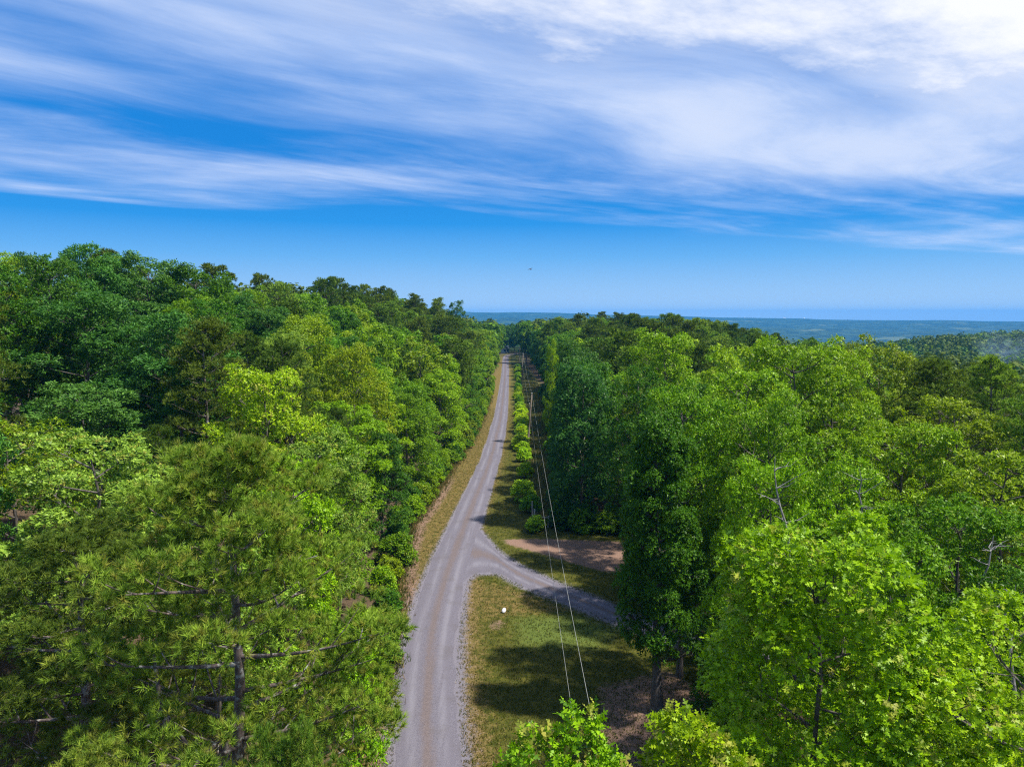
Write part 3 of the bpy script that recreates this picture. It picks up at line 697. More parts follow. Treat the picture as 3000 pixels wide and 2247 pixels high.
HERO_L = [
    ('oak', -20.0, 32.5, 18.9, 4.6, 'pale green', 'oak flecked with cream flowers behind the dark left pine', 1.0),
    ('oak', -14.2, 33.5, 17.0, 3.6, 'pale green', 'flowering oak directly behind the large spreading pine', 1.0),
    ('oak', -26.0, 37.0, 19.0, 4.4, 'olive green', 'olive flowering oak at the left frame edge', 0.8),
    ('oak', -17.8, 50.5, 20.9, 4.6, 'yellow-green', 'oak covered in pale yellow blossom on the left slope', 1.0),
    ('oak', -12.8, 46.5, 16.6, 3.4, 'pale green', 'pale oak between the big pine and the left forest edge', 0.7),
    ('pine', -21.8, 44.0, 17.4, 2.0, 'dark olive', 'slim brownish young pine among broadleaf trees on the left', 0.2),
    ('pine', -15.2, 62.0, 16.2, 2.0, 'dark olive', 'narrow young pine between oaks left of the road', 0.2),
    ('hickory', -36.0, 60.0, 26.5, 5.4, 'blue-green', 'large blue-green hickory in front of the left skyline', 0.0),
    ('hickory', -46.5, 78.0, 32.0, 5.0, 'blue-green', 'blue-green hickory with twin ragged tops on the left skyline', 0.0),
    ('hickory', -41.0, 82.0, 31.4, 4.6, 'blue-green', 'ragged dark hickory standing tallest on the left skyline', 0.0),
    ('hickory', -36.5, 84.0, 30.2, 5.0, 'deep green', 'dark hickory right of the ragged skyline pair', 0.0),
    ('hickory', -27.5, 58.5, 24.6, 5.0, 'blue-green', 'bluish hickory with dark hollow beneath on the left slope', 0.0),
    ('hickory', -28.0, 46.0, 19.8, 4.2, 'blue-green', 'low bluish hickory near the left frame edge', 0.0),
    ('oak', -57.0, 82.0, 31.2, 5.0, 'olive green', 'olive oak on the left skyline at the frame edge', 0.3),
    ('oak', -66.0, 93.0, 32.8, 5.2, 'yellow-green', 'yellow-green oak half cut by the left frame edge on the skyline', 0.2),
    ('oak', -53.0, 96.0, 32.4, 5.0, 'mid green', 'mid-green oak between the hickory pair and the left frame edge', 0.2),
    ('pine', -60.0, 104.0, 34.0, 4.2, 'dark olive', 'dark pine top behind the left skyline oaks', 0.1),
    ('oak', -50.0, 70.0, 27.5, 5.0, 'olive green', 'olive oak below the left skyline by the frame edge', 0.3),
    ('oak', -17.0, 76.0, 21.4, 4.6, 'olive green', 'reddish-olive oak halfway up the left slope', 0.4),
    ('oak', -25.0, 86.0, 24.5, 5.0, 'yellow-green', 'yellowish oak high on the left slope', 0.3),
    ('pine', -27.0, 200.0, 30.6, 4.4, 'dark olive', 'round-topped dark pine on the left skyline nearest the road gap', 0.1),
    ('pine', -22.0, 213.0, 29.8, 4.2, 'needle green', 'olive pine just right of the round-topped skyline pine', 0.1),
    ('oak', -18.0, 232.0, 29.4, 3.8, 'deep green', 'pointed dark tree ending the left skyline before the road gap', 0.0),
    ('pine', -33.0, 190.0, 31.0, 4.4, 'dark olive', 'broad dark pine on the left skyline above the yellowish oak', 0.1),
    ('edge_tree', -13.6, 72.0, 12.4, 3.2, 'deep green', 'dark low tree at the left forest edge beside the bare bank', 0.1),
    ('edge_tree', -12.2, 118.0, 15.5, 4.4, 'bright green', 'vivid green tree billowing over the left verge', 0.1),
    ('edge_tree', -12.0, 126.5, 17.5, 4.2, 'bright green', 'second vivid green tree leaning to the road on the left', 0.1),
]
for kd, x, y, tp, r, tone, lab, yg in HERO_L:
    plant(kd, {'oak': 'oak_tree', 'pine': 'pine_tree', 'hickory': 'hickory_tree', 'edge_tree': 'broadleaf_tree'}[kd], x, y, tp, r, tone, lab, young=yg)
plant('edge_tree', 'vine_covered_tree', 7.6, 133.0, 20.0, 1.8, 'bright green', 'narrow lime-green vine-covered tree in the right forest wall', var=2, young=0.0, tint=1.2)


def bare_limb(x, y, z, hgt, yaw, label_parent):
    """pale dead branch standing out of a crown: a part of that tree"""
    g = np.random.default_rng(int(abs(x * 100 + y)))
    b = Buf(); k_ = 7; zz_ = np.linspace(-2.0, hgt, k_); stem_ = np.column_stack([np.cumsum(g.normal(0, .13, (k_, 2)), 0), zz_])
    b.add(*tube(stem_, np.linspace(.075, .010, k_), 6))
    for k in range(9):
        i = g.integers(2, k_ - 1); a = g.uniform(0, 6.28); pts_ = [stem_[i]]; ln = hgt * g.uniform(.25, .6)
        for q in range(4):
            a += g.normal(0, .45); pts_.append(pts_[-1] + np.array([math.cos(a), math.sin(a), g.uniform(-.1, .9)]) * ln / 4)
        b.add(*tube(np.array(pts_), np.linspace(.028, .006, 5), 5))
        q = pts_[2] + np.array([math.cos(a - 1.1), math.sin(a - 1.1), .3]) * ln * .3; b.add(*tube(np.array([pts_[2], q]), [.018, .006], 4))
    V, T = b.out()
    o = link('dead_limb', mesh_np('dead_limb', V, T, [M_DEAD], shade_smooth=True))
    o.parent = label_parent; o.matrix_parent_inverse = Matrix.Identity(4)
    lp = label_parent
    o.matrix_world = Matrix.Translation((x, y, z)) @ Matrix.Rotation(yaw, 4, 'Z')
    s = lp.scale; M = Matrix.Translation(lp.location) @ lp.rotation_euler.to_matrix().to_4x4() @ Matrix.Diagonal((s[0], s[1], s[2], 1))
    o.matrix_basis = M.inverted() @ Matrix.Translation((x, y, z)) @ Matrix.Rotation(yaw, 4, 'Z')
    o['label'] = 'pale bare dead branch'
by_label = {o.get('label'): o for o in COL.objects if o.get('label')}
bare_limb(12.6, 31.2, 15.2, 2.5, 0.3, by_label['sunlit oak with dead grey limbs behind the large bright oak'])
bare_limb(16.2, 32.6, 15.1, 1.9, 1.9, by_label['round oak showing a forked grey branch, behind the bright oaks'])
bare_limb(16.8, 22.8, 13.4, 1.6, 2.6, by_label['dark oak at the right edge with a bare crooked limb'])
bare_limb(19.0, 28.2, 13.6, 1.6, 1.2, by_label['oak at the right with a thick grey trunk showing'])

# ------------------------------------------------------------------ the rest of the wood, tree by tree
def clear_of(x, y, k):
    for px, py, pr in PLACED:
        if (x - px) ** 2 + (y - py) ** 2 < (k * (pr + 3.6)) ** 2: return False
    return True

lay = random.Random(5)
cand = []
def try_at(x, y, spacing):
    for px, py, *_ in cand[-900:]:
        if (x - px) ** 2 + (y - py) ** 2 < spacing ** 2: return
    cand.append((x, y))
for side in (-1, 1):
    for _ in range(26000):
        y = 24 + 300 * lay.random() ** 1.35
        xl_ = float(np.interp(y, *zip(*LEFT))); xr_ = float(np.interp(y, *zip(*RIGHT)))
        if side < 0: x = xl_ - 2.6 - 62 * lay.random()
        else: x = (xr_ + 2.4 if y > 77.5 else 12.0) + 100 * lay.random() ** 1.2
        if abs(x) > 0.76 * y + 5: continue
        if side > 0 and y < 30: continue
        if side < 0 and x > -12 and y < 44: continue
        if side > 0 and y < 78 and x < 24 and seg_dist(np.array([x]), np.array([y]), DRIVE, True)[0] < 1.8: continue
        try_at(x, y, 5.4 + 0.006 * y)
cand = [c_ for c_ in cand if clear_of(c_[0], c_[1], 0.62)]
cand.sort(key=lambda c_: c_[1])

def patch(x, y): return math.sin(x * 0.083 + 1.1) * math.cos(y * 0.047 + 0.6) + 0.6 * math.sin(x * 0.19 - y * 0.11)

nb = npn = 0
rest = []
for x, y in cand:
    xl_ = float(np.interp(y, *zip(*LEFT))); xr_ = float(np.interp(y, *zip(*RIGHT)))
    left = x < 0; d_edge = (xl_ - x) if left else (x - (xr_ if y > 77.5 else 12))
    q = patch(x, y) + lay.uniform(-0.5, 0.5)
    pine = (q > 0.75) if y < 100 else (q > (0.05 if d_edge > 9 else 0.65))
    edge_t = d_edge < 5.2
    if edge_t: pine = pine and lay.random() < 0.3
    hide = d_edge > (44 if left else 75)
    if left and y > 215 and d_edge > 30: hide = True
    if hide or (pine and npn >= 150) or (not pine and nb >= 285):
        rest.append((x, y, pine)); continue
    band = 'near' if y < 75 else 'middle' if y < 135 else 'far'
    where = ('left' if left else 'right')
    deep = 'in the far wood close to' if d_edge < 14 else 'in the far wood set back from' if d_edge < 30 else 'in the far wood well away from'
    if y > 200: deep = deep.replace('far', 'farthest')
    if pine:
        npn += 1
        tone = lay.choice(['dark olive', 'dark olive', 'needle green']); kd = 'pine' if y < 95 else 'far_pine'
        var = lay.randrange(2) if kd == 'pine' else None
        pl = {'near': 'on the near slope', 'middle': 'in the middle of the wood', 'far': 'in the far wood'}[band]
        lab = f'{tone} pine {pl} {where} of the road' if band != 'far' else f'{tone} pine {deep} the road, {where} side'
        plant(kd, 'pine_tree', x, y, None, lay.uniform(2.9, 4.0), tone, lab, f'pines {pl} {where} of the road', h=lay.uniform(18.5, 22.5), young=0.15, var=var)
    else:
        nb += 1
        w_ = [('bright green', 3), ('mid green', 4), ('olive green', 2.4), ('deep green', 1.6), ('yellow-green', 1.6), ('pale green', 0.9)]
        if left and y < 100 and x < -26: w_ = [('blue-green', 4), ('deep green', 2), ('mid green', 2)]
        tone = lay.choices([a for a, _ in w_], [b for _, b in w_])[0]
        if edge_t and not left: tone = lay.choice(['deep green', 'blue-green', 'mid green', 'deep green'])
        if edge_t and left: tone = lay.choice(['bright green', 'mid green', 'mid green', 'deep green'])
        kd = ('edge_tree' if y < 170 else 'far_oak') if edge_t else ('far_oak' if y > 105 else ('hickory' if tone == 'blue-green' else 'oak'))
        hh = (lay.uniform(12.5, 16.5) if left else lay.uniform(15, 20)) if edge_t else lay.uniform(15.0, 19.5)
        pl = 'at the forest edge' if edge_t else {'near': 'on the near slope', 'middle': 'in the middle of the wood', 'far': 'in the far wood'}[band]
        if edge_t: pl = {'near': 'at the near forest edge', 'middle': 'at the forest edge along the verge', 'far': 'at the far forest edge'}[band]
        plant(kd, 'broadleaf_tree', x, y, None, lay.uniform(3.2, 4.2) if edge_t else lay.uniform(3.9, 5.4), tone, (f'{tone} tree {deep} the road, {where} side' if band == 'far' and not edge_t else f'{tone} tree {pl} {where} of the road'), f'broadleaf trees {pl} {where} of the road', h=hh, young=0.3 if tone in ('yellow-green', 'pale green', 'olive green') else 0.1)

# trees closing off the far end of the road
for k, (x, y, h) in enumerate([(-7.5, 446, 19), (-2.0, 470, 18), (6.5, 474, 19), (11, 438, 19), (-9.5, 420, 17), (1.5, 486, 20), (9.5, 410, 20), (8.0, 385, 21), (7.2, 360, 22)]):
    plant('far_oak', 'broadleaf_tree', x, y, None, 4.2, ['mid green', 'deep green'][k % 2], '%s tree closing off the far end of the road' % ['mid-green', 'deep green'][k % 2], 'trees at the far end of the road', h=h)

# ------------------------------------------------------------------ shrubs of the old fence row and forest edge
FR = [(1.4, 91, 3.0, 1.7, 'bright'), (2.0, 104, 2.6, 1.25, 'bright'), (1.9, 116, 2.6, 1.25, 'bright'), (2.5, 77.6, 1.9, 1.15, 'mid'), (2.3, 85.5, 2.4, 1.3, 'mid')]
for k, (x, y, h, r, t_) in enumerate(FR):
    plant('shrub', 'shrub', x, y, None, r, 'yellow-green' if t_ == 'bright' else 'mid green',
          ['large round shrub by the fence posts', 'second round lime shrub of the fence row', 'third round lime shrub of the fence row', 'dark leafy bush tangled round the brace posts', 'leafy shrub just behind the fence posts'][k],
          'fence row shrubs', cat='shrub', h=h, tint=1.3)
yy = 121.0
while yy < 330:
    x = float(np.interp(yy, [120, 160, 220, 330], [1.8, 2.1, 2.0, 2.4])) + lay.uniform(-0.35, 0.35)
    plant('shrub', 'shrub', x, yy, None, lay.uniform(0.8, 1.75), 'lime green' if yy < 175 else lay.choice(['yellow-green', 'mid green']),
          'lime-green shrub in the long hedge line under the wires' if yy < 175 else 'shrub in the far hedge line under the wires', 'hedge line shrubs', cat='shrub', h=lay.uniform(1.2, 3.1), tint=1.1)
    yy += lay.uniform(1.5, 4.3) if yy < 190 else lay.uniform(4, 9)
yy = 79.0
while yy < 215:
    xr_ = float(np.interp(yy, *zip(*RIGHT)))
    plant('shrub', 'shrub', xr_ + lay.uniform(0.2, 1.5), yy, None, lay.uniform(1.3, 2.0), lay.choice(['deep green', 'mid green', 'blue-green']), None, 'undergrowth of the right forest wall', cat='shrub', h=lay.uniform(2.2, 4.4))
    yy += lay.uniform(2.2, 4.2)
for x in np.arange(6.0, 14.5, 1.7):
    plant('shrub', 'shrub', float(x), 78.0 - 0.35 * (x - 6) + lay.uniform(0.2, 1.2), None, lay.uniform(1.2, 1.7), lay.choice(['deep green', 'mid green']), 'bush at the back edge of the lawn behind the dirt patch', 'bushes at the back of the lawn', cat='shrub', h=lay.uniform(1.8, 3.2))
yy = 44.0
while yy < 240:
    xl_ = float(np.interp(yy, *zip(*LEFT)))
    plant('shrub', 'shrub', xl_ - lay.uniform(0.5, 1.6), yy, None, lay.uniform(1.2, 1.9), lay.choice(['deep green', 'mid green', 'bright green', 'olive green']), None, 'undergrowth of the left forest edge', cat='shrub', h=lay.uniform(1.8, 3.6))
    yy += lay.uniform(2.6, 4.8)
for k, (x, y, h) in enumerate([(14, 48.5, 5), (12.4, 39.5, 6.0), (14.0, 40.5, 7.0), (11.5, 60, 4), (14.5, 58, 6)]):
    plant('edge_tree', 'understory_tree', x, y, None, 2.0, 'deep green', ['leafy understory tree behind the lawn oak', 'slender understory tree right of the bare trunk', 'second understory tree right of the bare trunk', 'low tree beside the driveway under the oaks', 'dark understory tree over the driveway'][k], h=h)

# look-alikes of one stand are told apart by their order away from the viewer
_u = 'first second third fourth fifth sixth seventh eighth ninth tenth eleventh twelfth thirteenth fourteenth fifteenth sixteenth seventeenth eighteenth nineteenth twentieth'.split()
ORD = ['nearest'] + [q + ' nearest' for q in _u[1:]] + ['twenty-%s nearest' % q for q in _u[:9]]
same = {}
for o_ in list(COL.objects):
    if o_.parent is None and o_.get('category') in ('tree', 'shrub') and o_.get('label'): same.setdefault(o_['label'], []).append(o_)
for lab, os_ in same.items():
    if 1 < len(os_) <= len(ORD):
        os_.sort(key=lambda q: q.location.x ** 2 + q.location.y ** 2)
        for k, q in enumerate(os_): q['label'] = lab + ', ' + ORD[k]

# ------------------------------------------------------------------ far woods (nobody could count them): one object
def far_wood(pts, seed, nq, name, label):
    g = np.random.default_rng(seed); k = len(pts); x = pts[:, 0]; y = pts[:, 1]; pine = pts[:, 2] > 0.5
    z = H(x, y); h = g.uniform(15.5, 20.5, k) + pine * 2; r = np.where(pine, g.uniform(3.0, 4.0, k), g.uniform(3.8, 5.4, k)); cbz = np.where(pine, 0.5 * h, 0.28 * h)
    d = unit(g.normal(0, 1, (k, nq, 3)) + np.array([0, 0, 0.45])); lob = g.uniform(0.78, 1.12, (k, nq, 1))
    cz = (h + cbz) / 2; rz = (h - cbz) / 2
    P = np.stack([x, y, z + cz], 1)[:, None, :] + d * lob * np.stack([r, r, rz], 1)[:, None, :]
    a = unit(np.cross(d, g.normal(0, 1, (k, nq, 3)))); b = unit(np.cross(d, a) + 0.5 * g.normal(0, 1, (k, nq, 3)))
    sz = (r[:, None, None] * g.uniform(0.16, 0.34, (k, nq, 1))) * (60 / nq) ** 0.4
    V = np.stack([P - a * sz, P - b * sz * .8, P + a * sz, P + b * sz * .8], 2).reshape(-1, 3)
    Q = np.arange(k * nq * 4).reshape(-1, 4)
    tn_ = np.array([TONES[t] for t in ('bright green', 'mid green', 'olive green', 'deep green', 'deep green', 'mid green')])
    col = tn_[g.integers(0, 6, k)] * g.uniform(0.42, 0.70, (k, 1)); col[pine] = np.array(TONES['dark olive']) * g.uniform(0.6, 1.0, (pine.sum(), 1))
    o = link(name, mesh_np(name, V, Q, [M_FAR], fattr=dict(rnd=g.uniform(0, 1, k * nq), col=np.repeat(col, nq, 0))), kind='stuff')
    o['label'] = label; o['category'] = 'forest'
    return o

g = np.random.default_rng(77)
pts = [(x, y, float(p)) for x, y, p in rest if y > 150]
cell = {}
def add_far(x, y, sp):
    key = (int(x // sp), int(y // sp), sp)
    if key in cell: return
    cell[key] = 1; pts.append((x, y, float(patch(x * 0.6, y * 0.6) + g.normal(0, .35) > 0.35)))
for _ in range(60000):
    rr = 120 + 1150 * g.random() ** 1.5; a = g.uniform(-0.10, 0.66); x, y = rr * math.sin(a), rr * math.cos(a)
    xl_ = float(np.interp(y, *zip(*LEFT))); xr_ = float(np.interp(y, *zip(*RIGHT)))
    if y < 324 and (xl_ - 64 < x < xr_ + 101): continue
    if y < 492 and xl_ - 2.5 < x < xr_ + 2.5: continue
    if x < -70 and y < 700: continue
    add_far(x, y, 6.0 if rr < 450 else 7.5 if rr < 700 else 10.5)
pts = np.array(pts); rr = np.hypot(pts[:, 0], pts[:, 1])
nr_ = pts[:, 1] < 324
far_wood(pts[(rr < 420) & nr_ & (np.abs(pts[:, 0]) < 112)], 4, 230, 'hidden_slope_forest', 'treetops of the slopes behind the nearer oaks and pines')
far_wood(pts[(rr < 420) & ~(nr_ & (np.abs(pts[:, 0]) < 112))], 1, 70, 'distant_forest', 'dense mixed wood of oaks and pines beyond the nearer trees')
far_wood(pts[(rr >= 420) & (rr < 800)], 2, 58, 'knoll_forest', 'green wooded knoll half a kilometre off on the right')
far_wood(pts[rr >= 800], 3, 18, 'valley_forest', 'hazy forest of the valley beyond the wooded knoll')

# ------------------------------------------------------------------ grass tufts, weeds (uncountable)
def tufts(name, pts, hmin, hmax, wd, nb_, colfn, seed, label):
    g = np.random.default_rng(seed); k = len(pts); P = np.column_stack([pts, H(pts[:, 0], pts[:, 1])])
    P = np.repeat(P, nb_, 0) + np.column_stack([g.normal(0, 0.06, (k * nb_, 2)), np.zeros(k * nb_)])
    hh = g.uniform(hmin, hmax, k * nb_); a = g.uniform(0, 6.28, k * nb_); lean = g.normal(0, 0.35, (k * nb_, 2)) * hh[:, None]
    b = np.stack([np.cos(a), np.sin(a), np.zeros_like(a)], 1) * wd
    tip = P + np.column_stack([lean, hh])
    V = np.stack([P - b, P + b, tip], 1).reshape(-1, 3); T = np.arange(k * nb_ * 3).reshape(-1, 3)
    col = np.repeat(colfn(g, pts), nb_, 0)
    o = link(name, mesh_np(name, V, T, [M_FAR], fattr=dict(rnd=g.uniform(0, 1, k * nb_), col=col)), kind='stuff')
    o['label'] = label; o['category'] = 'grass'

g = np.random.default_rng(8)
px = g.uniform(-13, 14, 90000); py = 34 + 150 * g.random(90000) ** 1.6
dro = np.abs(px - lerp_tab(py, ROAD)) - np.interp(py, [36, 50, 75, 110, 300], [1.72, 1.85, 1.8, 1.6, 1.45])
ddv = np.where(in_poly(px, py, DRIVE), -1, seg_dist(px, py, DRIVE, True))
dpt = inside_soft(px, py, PATCH, 0.6)
ok = (dro > 0.15) & (ddv > 0.1) & (px > lerp_tab(py, LEFT) - 0.5) & (px < np.where(py < 77, 13, lerp_tab(py, RIGHT) + 0.5)) & (dpt < 0.4 * g.random(90000) + 0.1)
dry_here = np.where(px < lerp_tab(py, ROAD), 0.4, 0.7 * np.exp(-np.clip(dro, 0, None) / 2.5))
G1 = np.column_stack([px, py])[ok]
dh = dry_here[ok]
def gcol(gg, p_):
    c_ = np.array([(0.078, 0.095, 0.012)]) * gg.uniform(0.7, 1.4, (len(p_), 1)); d_ = gg.random(len(p_)) < dh
    c_[d_] = np.array([0.22, 0.168, 0.066]) * gg.uniform(0.7, 1.25, (d_.sum(), 1)); return c_
tufts('grass', G1, 0.05, 0.16, 0.020, 3, gcol, 21, 'short mown grass of the verges and lawn')
px = g.uniform(2.6, 9.5, 26000); py = 79.5 + 260 * g.random(26000) ** 1.4
ok = px < lerp_tab(py, RIGHT) + 0.6
tufts('weeds', np.column_stack([px, py])[ok], 0.3, 0.95, 0.035, 3, lambda gg, p_: np.where((gg.random(len(p_)) < 0.5)[:, None], np.array([[0.11, 0.155, 0.028]]), np.array([[0.22, 0.18, 0.075]])) * gg.uniform(0.7, 1.3, (len(p_), 1)), 22, 'rough tall weeds under the wires beside the forest wall')

px = g.normal(0, 0.5, 9000); py = 40 + 170 * g.random(9000) ** 1.4
tufts('tall_grass', np.column_stack([lerp_tab(py, LEFT) - 0.2 + px, py]), 0.2, 0.6, 0.03, 3, lambda gg, p_: np.where((gg.random(len(p_)) < 0.6)[:, None], np.array([[0.075, 0.11, 0.015]]), np.array([[0.20, 0.14, 0.055]])) * gg.uniform(0.6, 1.3, (len(p_), 1)), 23, 'tall grass fringing the left forest edge')

# ------------------------------------------------------------------ power line
def cyl(name, a, b, r0, r1, m_, parent, sides=10):
    V, T = tube(np.array([a, (np.array(a) + np.array(b)) / 2, b]), [r0, (r0 + r1) / 2, r1], sides, True)
    return link(name, mesh_np(name, V, T, [m_], shade_smooth=True), parent)

POLES = [((2.75, 22.6), (2.85, 9.4), 'utility pole hidden behind the oak top at the bottom edge'),
         ((2.96, 131.7), (3.70, 9.4), 'nearest visible wooden utility pole, leaning beside the hedge line'),
         ((3.28, 238.5), (3.72, 11.0), 'second wooden utility pole down the road'),
         ((3.47, 353.8), (3.85, 9.2), 'farthest utility pole near the end of the road')]
phase = []; neutral = []
for (bx, by_), (tx, tz), lab in POLES:
    z0 = float(H(bx, by_))
    root = link('utility_pole', None, None, lab, 'utility pole', 'utility poles along the road', None, (bx, by_, z0))
    lx = tx - bx
    cyl('pole_shaft', (0, 0, -0.5), (lx, 0, tz), 0.17, 0.11, M_WOOD, root)
    cyl('pole_cap_pin', (lx, 0, tz - 0.02), (lx + 0.01, 0, tz + 0.28), 0.025, 0.02, M_WIRE, root, 6)
    ins = Buf()
    for zz, rr_ in ((0.16, 0.07), (0.22, 0.09), (0.29, 0.06)): ins.add(*tube(np.array([(lx, 0, tz + zz), (lx, 0, tz + zz + 0.045)]), [rr_, rr_ * 0.7], 8, True))
    link('insulator', mesh_np('insulator', *ins.out(), [M_GLASSY], shade_smooth=False), root)
    nx_ = lx * (tz - 1.7) / tz
    cyl('neutral_bracket', (nx_, 0, tz - 1.7), (nx_ - 0.32, 0, tz - 1.66), 0.03, 0.025, M_WIRE, root, 6)
    link('spool_insulator', mesh_np('spool_insulator', *tube(np.array([(nx_ - 0.32, 0, tz - 1.74), (nx_ - 0.32, 0, tz - 1.66), (nx_ - 0.32, 0, tz - 1.58)]), [0.06, 0.035, 0.06], 8, True), [M_GLASSY]), root)
    phase.append((bx + lx, by_, z0 + tz + 0.33)); neutral.append((bx + nx_ - 0.37, by_, z0 + tz - 1.66))

def wire(pts, sag, r, name, lab):
    P = []
    for a, b in zip(pts[:-1], pts[1:]):
        for t in np.linspace(0, 1, 24, endpoint=False): P.append(np.array(a) * (1 - t) + np.array(b) * t - np.array([0, 0, 4 * sag * t * (1 - t)]))
    P.append(np.array(pts[-1])); V, T = tube(np.array(P), np.full(len(P), r), 6)
    link(name, mesh_np(name, V, T, [M_WIRE], shade_smooth=True), None, lab, 'power line', 'wires strung between the utility poles')
wire(phase, 0.9, 0.008, 'power_line', 'upper pale wire strung from pole top to pole top')
wire(neutral, 0.7, 0.007, 'neutral_line', 'lower thinner wire strung below the top wire')

# ------------------------------------------------------------------ old fence brace
fb = link('fence_brace', None, None, 'weathered grey wooden fence brace of two posts and a rail in the bushes', 'fence', None, None, (2.56, 79.8, 0))
cyl('post', (0.0, 0, -0.3), (0.03, 0, 1.95), 0.10, 0.09, M_POST, fb)
cyl('post', (1.55, -0.7, -0.3), (1.62, -0.7, 1.35), 0.10, 0.09, M_POST, fb)
cyl('rail', (0.03, -0.02, 1.05), (1.58, -0.68, 1.12), 0.05, 0.05, M_POST, fb)
fp = link('fence_post', None, None, 'single grey wooden fence post standing behind the brace', 'fence post', None, None, (2.42, 82.6, 0))
cyl('post', (0, 0, -0.3), (-0.02, 0, 2.15), 0.09, 0.085, M_POST, fp)
cyl('wire_staple', (0.05, -0.09, 1.35), (0.10, -0.11, 1.35), 0.03, 0.03, M_GLASSY, fp, 6)

# ------------------------------------------------------------------ white disc on the lawn
wc = link('white_lid', None, None, 'small white oval lid lying tilted on the grass near the driveway', 'lid', None, None, (-0.72, 55.6, 0.06), (R(38), R(6), R(-18)))
an = np.linspace(0, 2 * np.pi, 24, endpoint=False)
rings = [(0.001, 0.06), (0.06, 0.07), (0.11, 0.055), (0.15, 0.03), (0.17, 0.0), (0.172, -0.02)]
V = np.array([(rx * math.cos(t), rx * 1.35 * math.sin(t) + 0.2, z + 0.03) for rx, z in rings for t in an]); T = []
for i in range(len(rings) - 1):
    for j in range(24):
        k = (j + 1) % 24; a, b, c_, d_ = i * 24 + j, i * 24 + k, (i + 1) * 24 + k, (i + 1) * 24 + j; T += [(a, c_, b), (a, d_, c_)]
link('lid_disc', mesh_np('lid_disc', V, np.array(T), [M_WHITE], shade_smooth=True), wc)
cyl('lid_stake', (0, 0.02, -0.02), (0, 0.06, 0.04), 0.03, 0.03, M_WHITE, wc, 6)

# ------------------------------------------------------------------ white roofed building at the end of the road, far houses, pasture, bird
def house(name, x, y, yaw, L, Wd, wallh, roofh, label, cat='building', group=None):
    z = float(H(x, y)); root = link(name, None, None, label, cat, group, None, (x, y, z), (0, 0, yaw))
    l, w_ = L / 2, Wd / 2
    V = np.array([(-l, -w_, -1), (l, -w_, -1), (l, w_, -1), (-l, w_, -1), (-l, -w_, wallh), (l, -w_, wallh), (l, w_, wallh), (-l, w_, wallh), (-l, 0, wallh + roofh), (l, 0, wallh + roofh)])
    T = np.array([(0, 1, 5), (0, 5, 4), (1, 2, 6), (1, 6, 5), (2, 3, 7), (2, 7, 6), (3, 0, 4), (3, 4, 7), (4, 8, 7), (5, 6, 9)])
    link('wall', mesh_np(name + '_wall', V, T, [M_WALLW]), root)
    e = 0.4; t = 0.15; Rf = []
    for s in (-1, 1):
        Rf += [(-l - e, s * (w_ + e), wallh - 0.2), (l + e, s * (w_ + e), wallh - 0.2), (l + e, 0, wallh + roofh + 0.05), (-l - e, 0, wallh + roofh + 0.05)]
    Rf = np.array(Rf + [(a, b, c_ + t) for a, b, c_ in Rf]); q = []
    for b in (0, 4): q += [(b, b + 1, b + 2), (b, b + 2, b + 3), (b + 8, b + 9, b + 10), (b + 8, b + 10, b + 11), (b, b + 1, b + 9), (b, b + 9, b + 8)]
    link('roof', mesh_np(name + '_roof', Rf, np.array(q), [M_ROOFW]), root)
    for xx in (-l * 0.5, l * 0.5):
        V = np.array([(xx - .6, -w_ - .03, .9), (xx + .6, -w_ - .03, .9), (xx + .6, -w_ - .03, 2.2), (xx - .6, -w_ - .03, 2.2), (xx - .6, -w_ + .05, .9), (xx + .6, -w_ + .05, .9), (xx + .6, -w_ + .05, 2.2), (xx - .6, -w_ + .05, 2.2)])
        link('window', mesh_np(name + '_window', V, np.array([(0, 1, 2), (0, 2, 3), (0, 4, 5), (0, 5, 1), (3, 2, 6), (3, 6, 7)]), [M_GLASS]), root)
house('outbuilding', -4.6, 474, 0.5, 4.5, 3.2, 3.0, 1.4, 'small white outbuilding glimpsed between trees at the road end')
for k, (x, y, L) in enumerate([(2290, 6000, 18), (2440, 5960, 11), (1980, 6080, 9), (2760, 5860, 9)]):
    house('ridge_house', x, y, 0.4 * k, L, 8, 4, 2.5, ['largest white building on the far blue ridge', 'white house right of the largest one on the far ridge', 'tiny white house leftmost on the far ridge', 'tiny white house rightmost on the far ridge'][k], group='white buildings on the far ridge')

xs = np.linspace(0, 1, 12); PV = []
for i in xs:
    for j in xs:
        x = 720 + 240 * i + 40 * j; y = 1500 + 120 * j; PV.append((x, y, float(H(x, y)) + 3.0))
PV = np.array(PV); ii = (np.arange(11)[:, None] * 12 + np.arange(11)[None, :]).ravel()
link('field', mesh_np('field', PV, np.stack([ii, ii + 12, ii + 13, ii + 1], 1), [M_STRAW]), kind='structure')

bd = link('bird', None, None, 'tiny dark bird gliding in the clear sky above the road', 'bird', None, None, (2.55, 100.0, 30.45), (R(12), R(-18), R(35)))
b = Buf(); b.add(*tube(np.array([(0, -.2, 0), (0, -.12, 0), (0, 0, .0), (0, .14, .01), (0, .2, .02), (0, .24, .01)]), [.02, .05, .06, .045, .035, .008], 8, True))
for s in (-1, 1):
    W_ = np.array([(0, .08, .02), (s * .22, .12, .08), (s * .46, .02, .05), (s * .22, -.03, .07), (0, -.08, .01)]); W2 = W_ - np.array([0, 0, .015])
    b.add(np.vstack([W_, W2]), np.array([(0, 1, 3), (0, 3, 4), (1, 2, 3), (5, 8, 6), (5, 9, 8), (6, 8, 7), (0, 1, 6), (0, 6, 5), (1, 2, 7), (1, 7, 6), (2, 3, 8), (2, 8, 7), (3, 4, 9), (3, 9, 8)]))
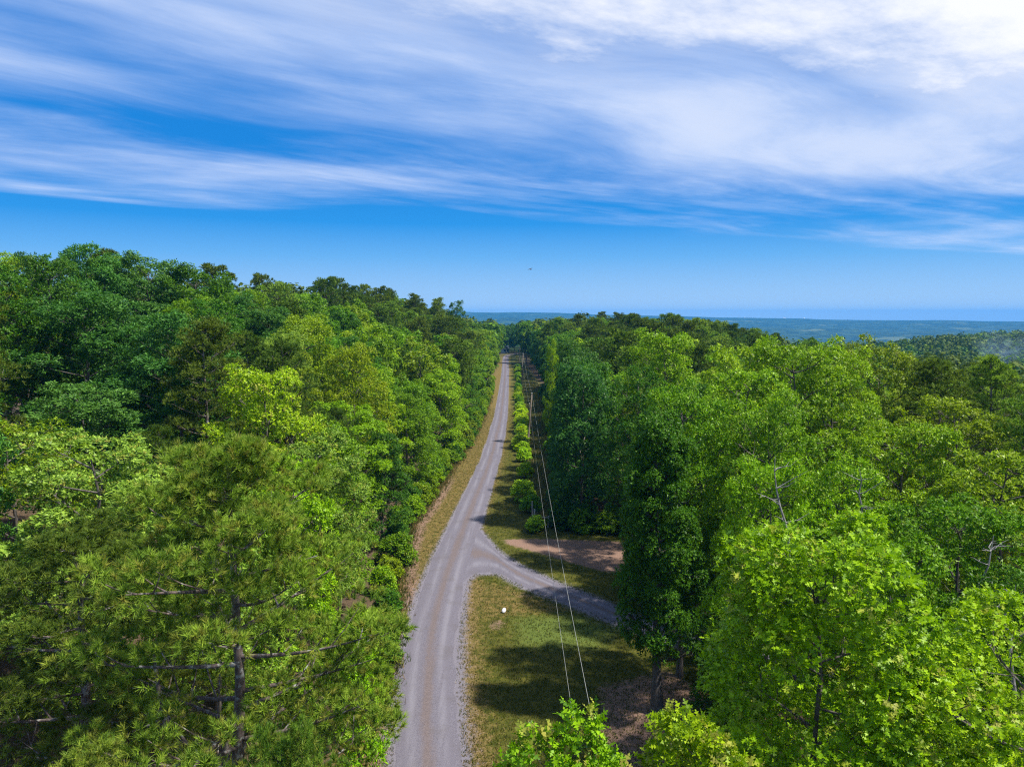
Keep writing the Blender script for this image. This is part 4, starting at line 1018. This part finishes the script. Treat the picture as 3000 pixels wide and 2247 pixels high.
b.add(np.array([(-.03, -.18, 0), (.03, -.18, 0), (.08, -.34, .0), (-.08, -.34, 0), (0, -.18, .02), (0, -.33, .015)]), np.array([(0, 1, 2), (0, 2, 3), (0, 4, 3), (4, 5, 3), (1, 2, 4), (4, 2, 5)]))
link('body', mesh_np('bird_body', *b.out(), [M_BIRD], shade_smooth=False), bd)

# ------------------------------------------------------------------ the air: smoke and haze
m, n, o = mat('smoke_air')
pv = n.new('ShaderNodeVolumePrincipled'); tcn = n.new('ShaderNodeTexCoord')
gc = tcn.outputs['Object']
sep = n.new('ShaderNodeSeparateXYZ'); n.l.new(gc, sep.inputs[0])
zz = n.math('MULTIPLY', n.math('ADD', sep.outputs[2], 1.0), 0.5)
rad = n.math('SQRT', n.math('ADD', n.math('POWER', n.math('SUBTRACT', sep.outputs[0], n.math('MULTIPLY', zz, -0.15)), 2.0), n.math('POWER', sep.outputs[1], 2.0)))
fall = n.math('MULTIPLY', n.ramp(rad, 0.15, 0.9, 1.0, 0.0), n.math('MULTIPLY', n.ramp(zz, 0.45, 1.0, 1.0, 0.0), n.ramp(zz, 0.0, 0.12)))
wisp = n.ramp(n.noise(gc, 2.2, 5, 0.6, 0.8), 0.38, 0.7)
n.l.new(n.math('MULTIPLY', n.math('MULTIPLY', fall, wisp), 0.03), pv.inputs['Density']); pv.inputs['Color'].default_value = (0.50, 0.70, 1.0, 1); pv.inputs['Anisotropy'].default_value = 0.1
n.l.new(pv.outputs[0], o.inputs['Volume'])
def box_mesh(name, lo, hi, m_):
    V = np.array([(x, y, z) for z in (lo[2], hi[2]) for y in (lo[1], hi[1]) for x in (lo[0], hi[0])])
    Q = np.array([(0, 2, 3, 1), (4, 5, 7, 6), (0, 1, 5, 4), (2, 6, 7, 3), (0, 4, 6, 2), (1, 3, 7, 5)])
    return mesh_np(name, V, Q, [m_])
sm = link('smoke', box_mesh('smoke', (-1, -1, -1), (1, 1, 1), m), kind='stuff', loc=(302, 434, float(H(302, 434)) + 24), scale=(22, 22, 15))
sm['label'] = 'thin blue smoke rising from the wood on the right'; sm['category'] = 'smoke'

m, n, o = mat('haze_air')
pv = n.new('ShaderNodeVolumePrincipled'); pv.inputs['Density'].default_value = 0.00011; pv.inputs['Color'].default_value = (0.03, 0.40, 1.0, 1); pv.inputs['Anisotropy'].default_value = 0.0
n.l.new(pv.outputs[0], o.inputs['Volume']); M_HAZE = m
zmin = float(GZ.min()) - 1.2
hz = link('haze', box_mesh('haze', (-8400, -200, zmin), (8400, 8400, 90), M_HAZE), kind='stuff')
hz['label'] = 'thin blue summer haze lying over the valley'; hz['category'] = 'haze'

print('TREES', N_TREES[0], 'broad', nb, 'pine', npn, 'rest', len(rest), 'far', len(pts), 'zmin', zmin,
      'tris', sum(len(me.loops) - 2 * len(me.polygons) for me in bpy.data.meshes))
for k, v_ in PRO.items(): print(k, [(round(p.h, 1), round(p.r, 1), p.tris) for p in v_])
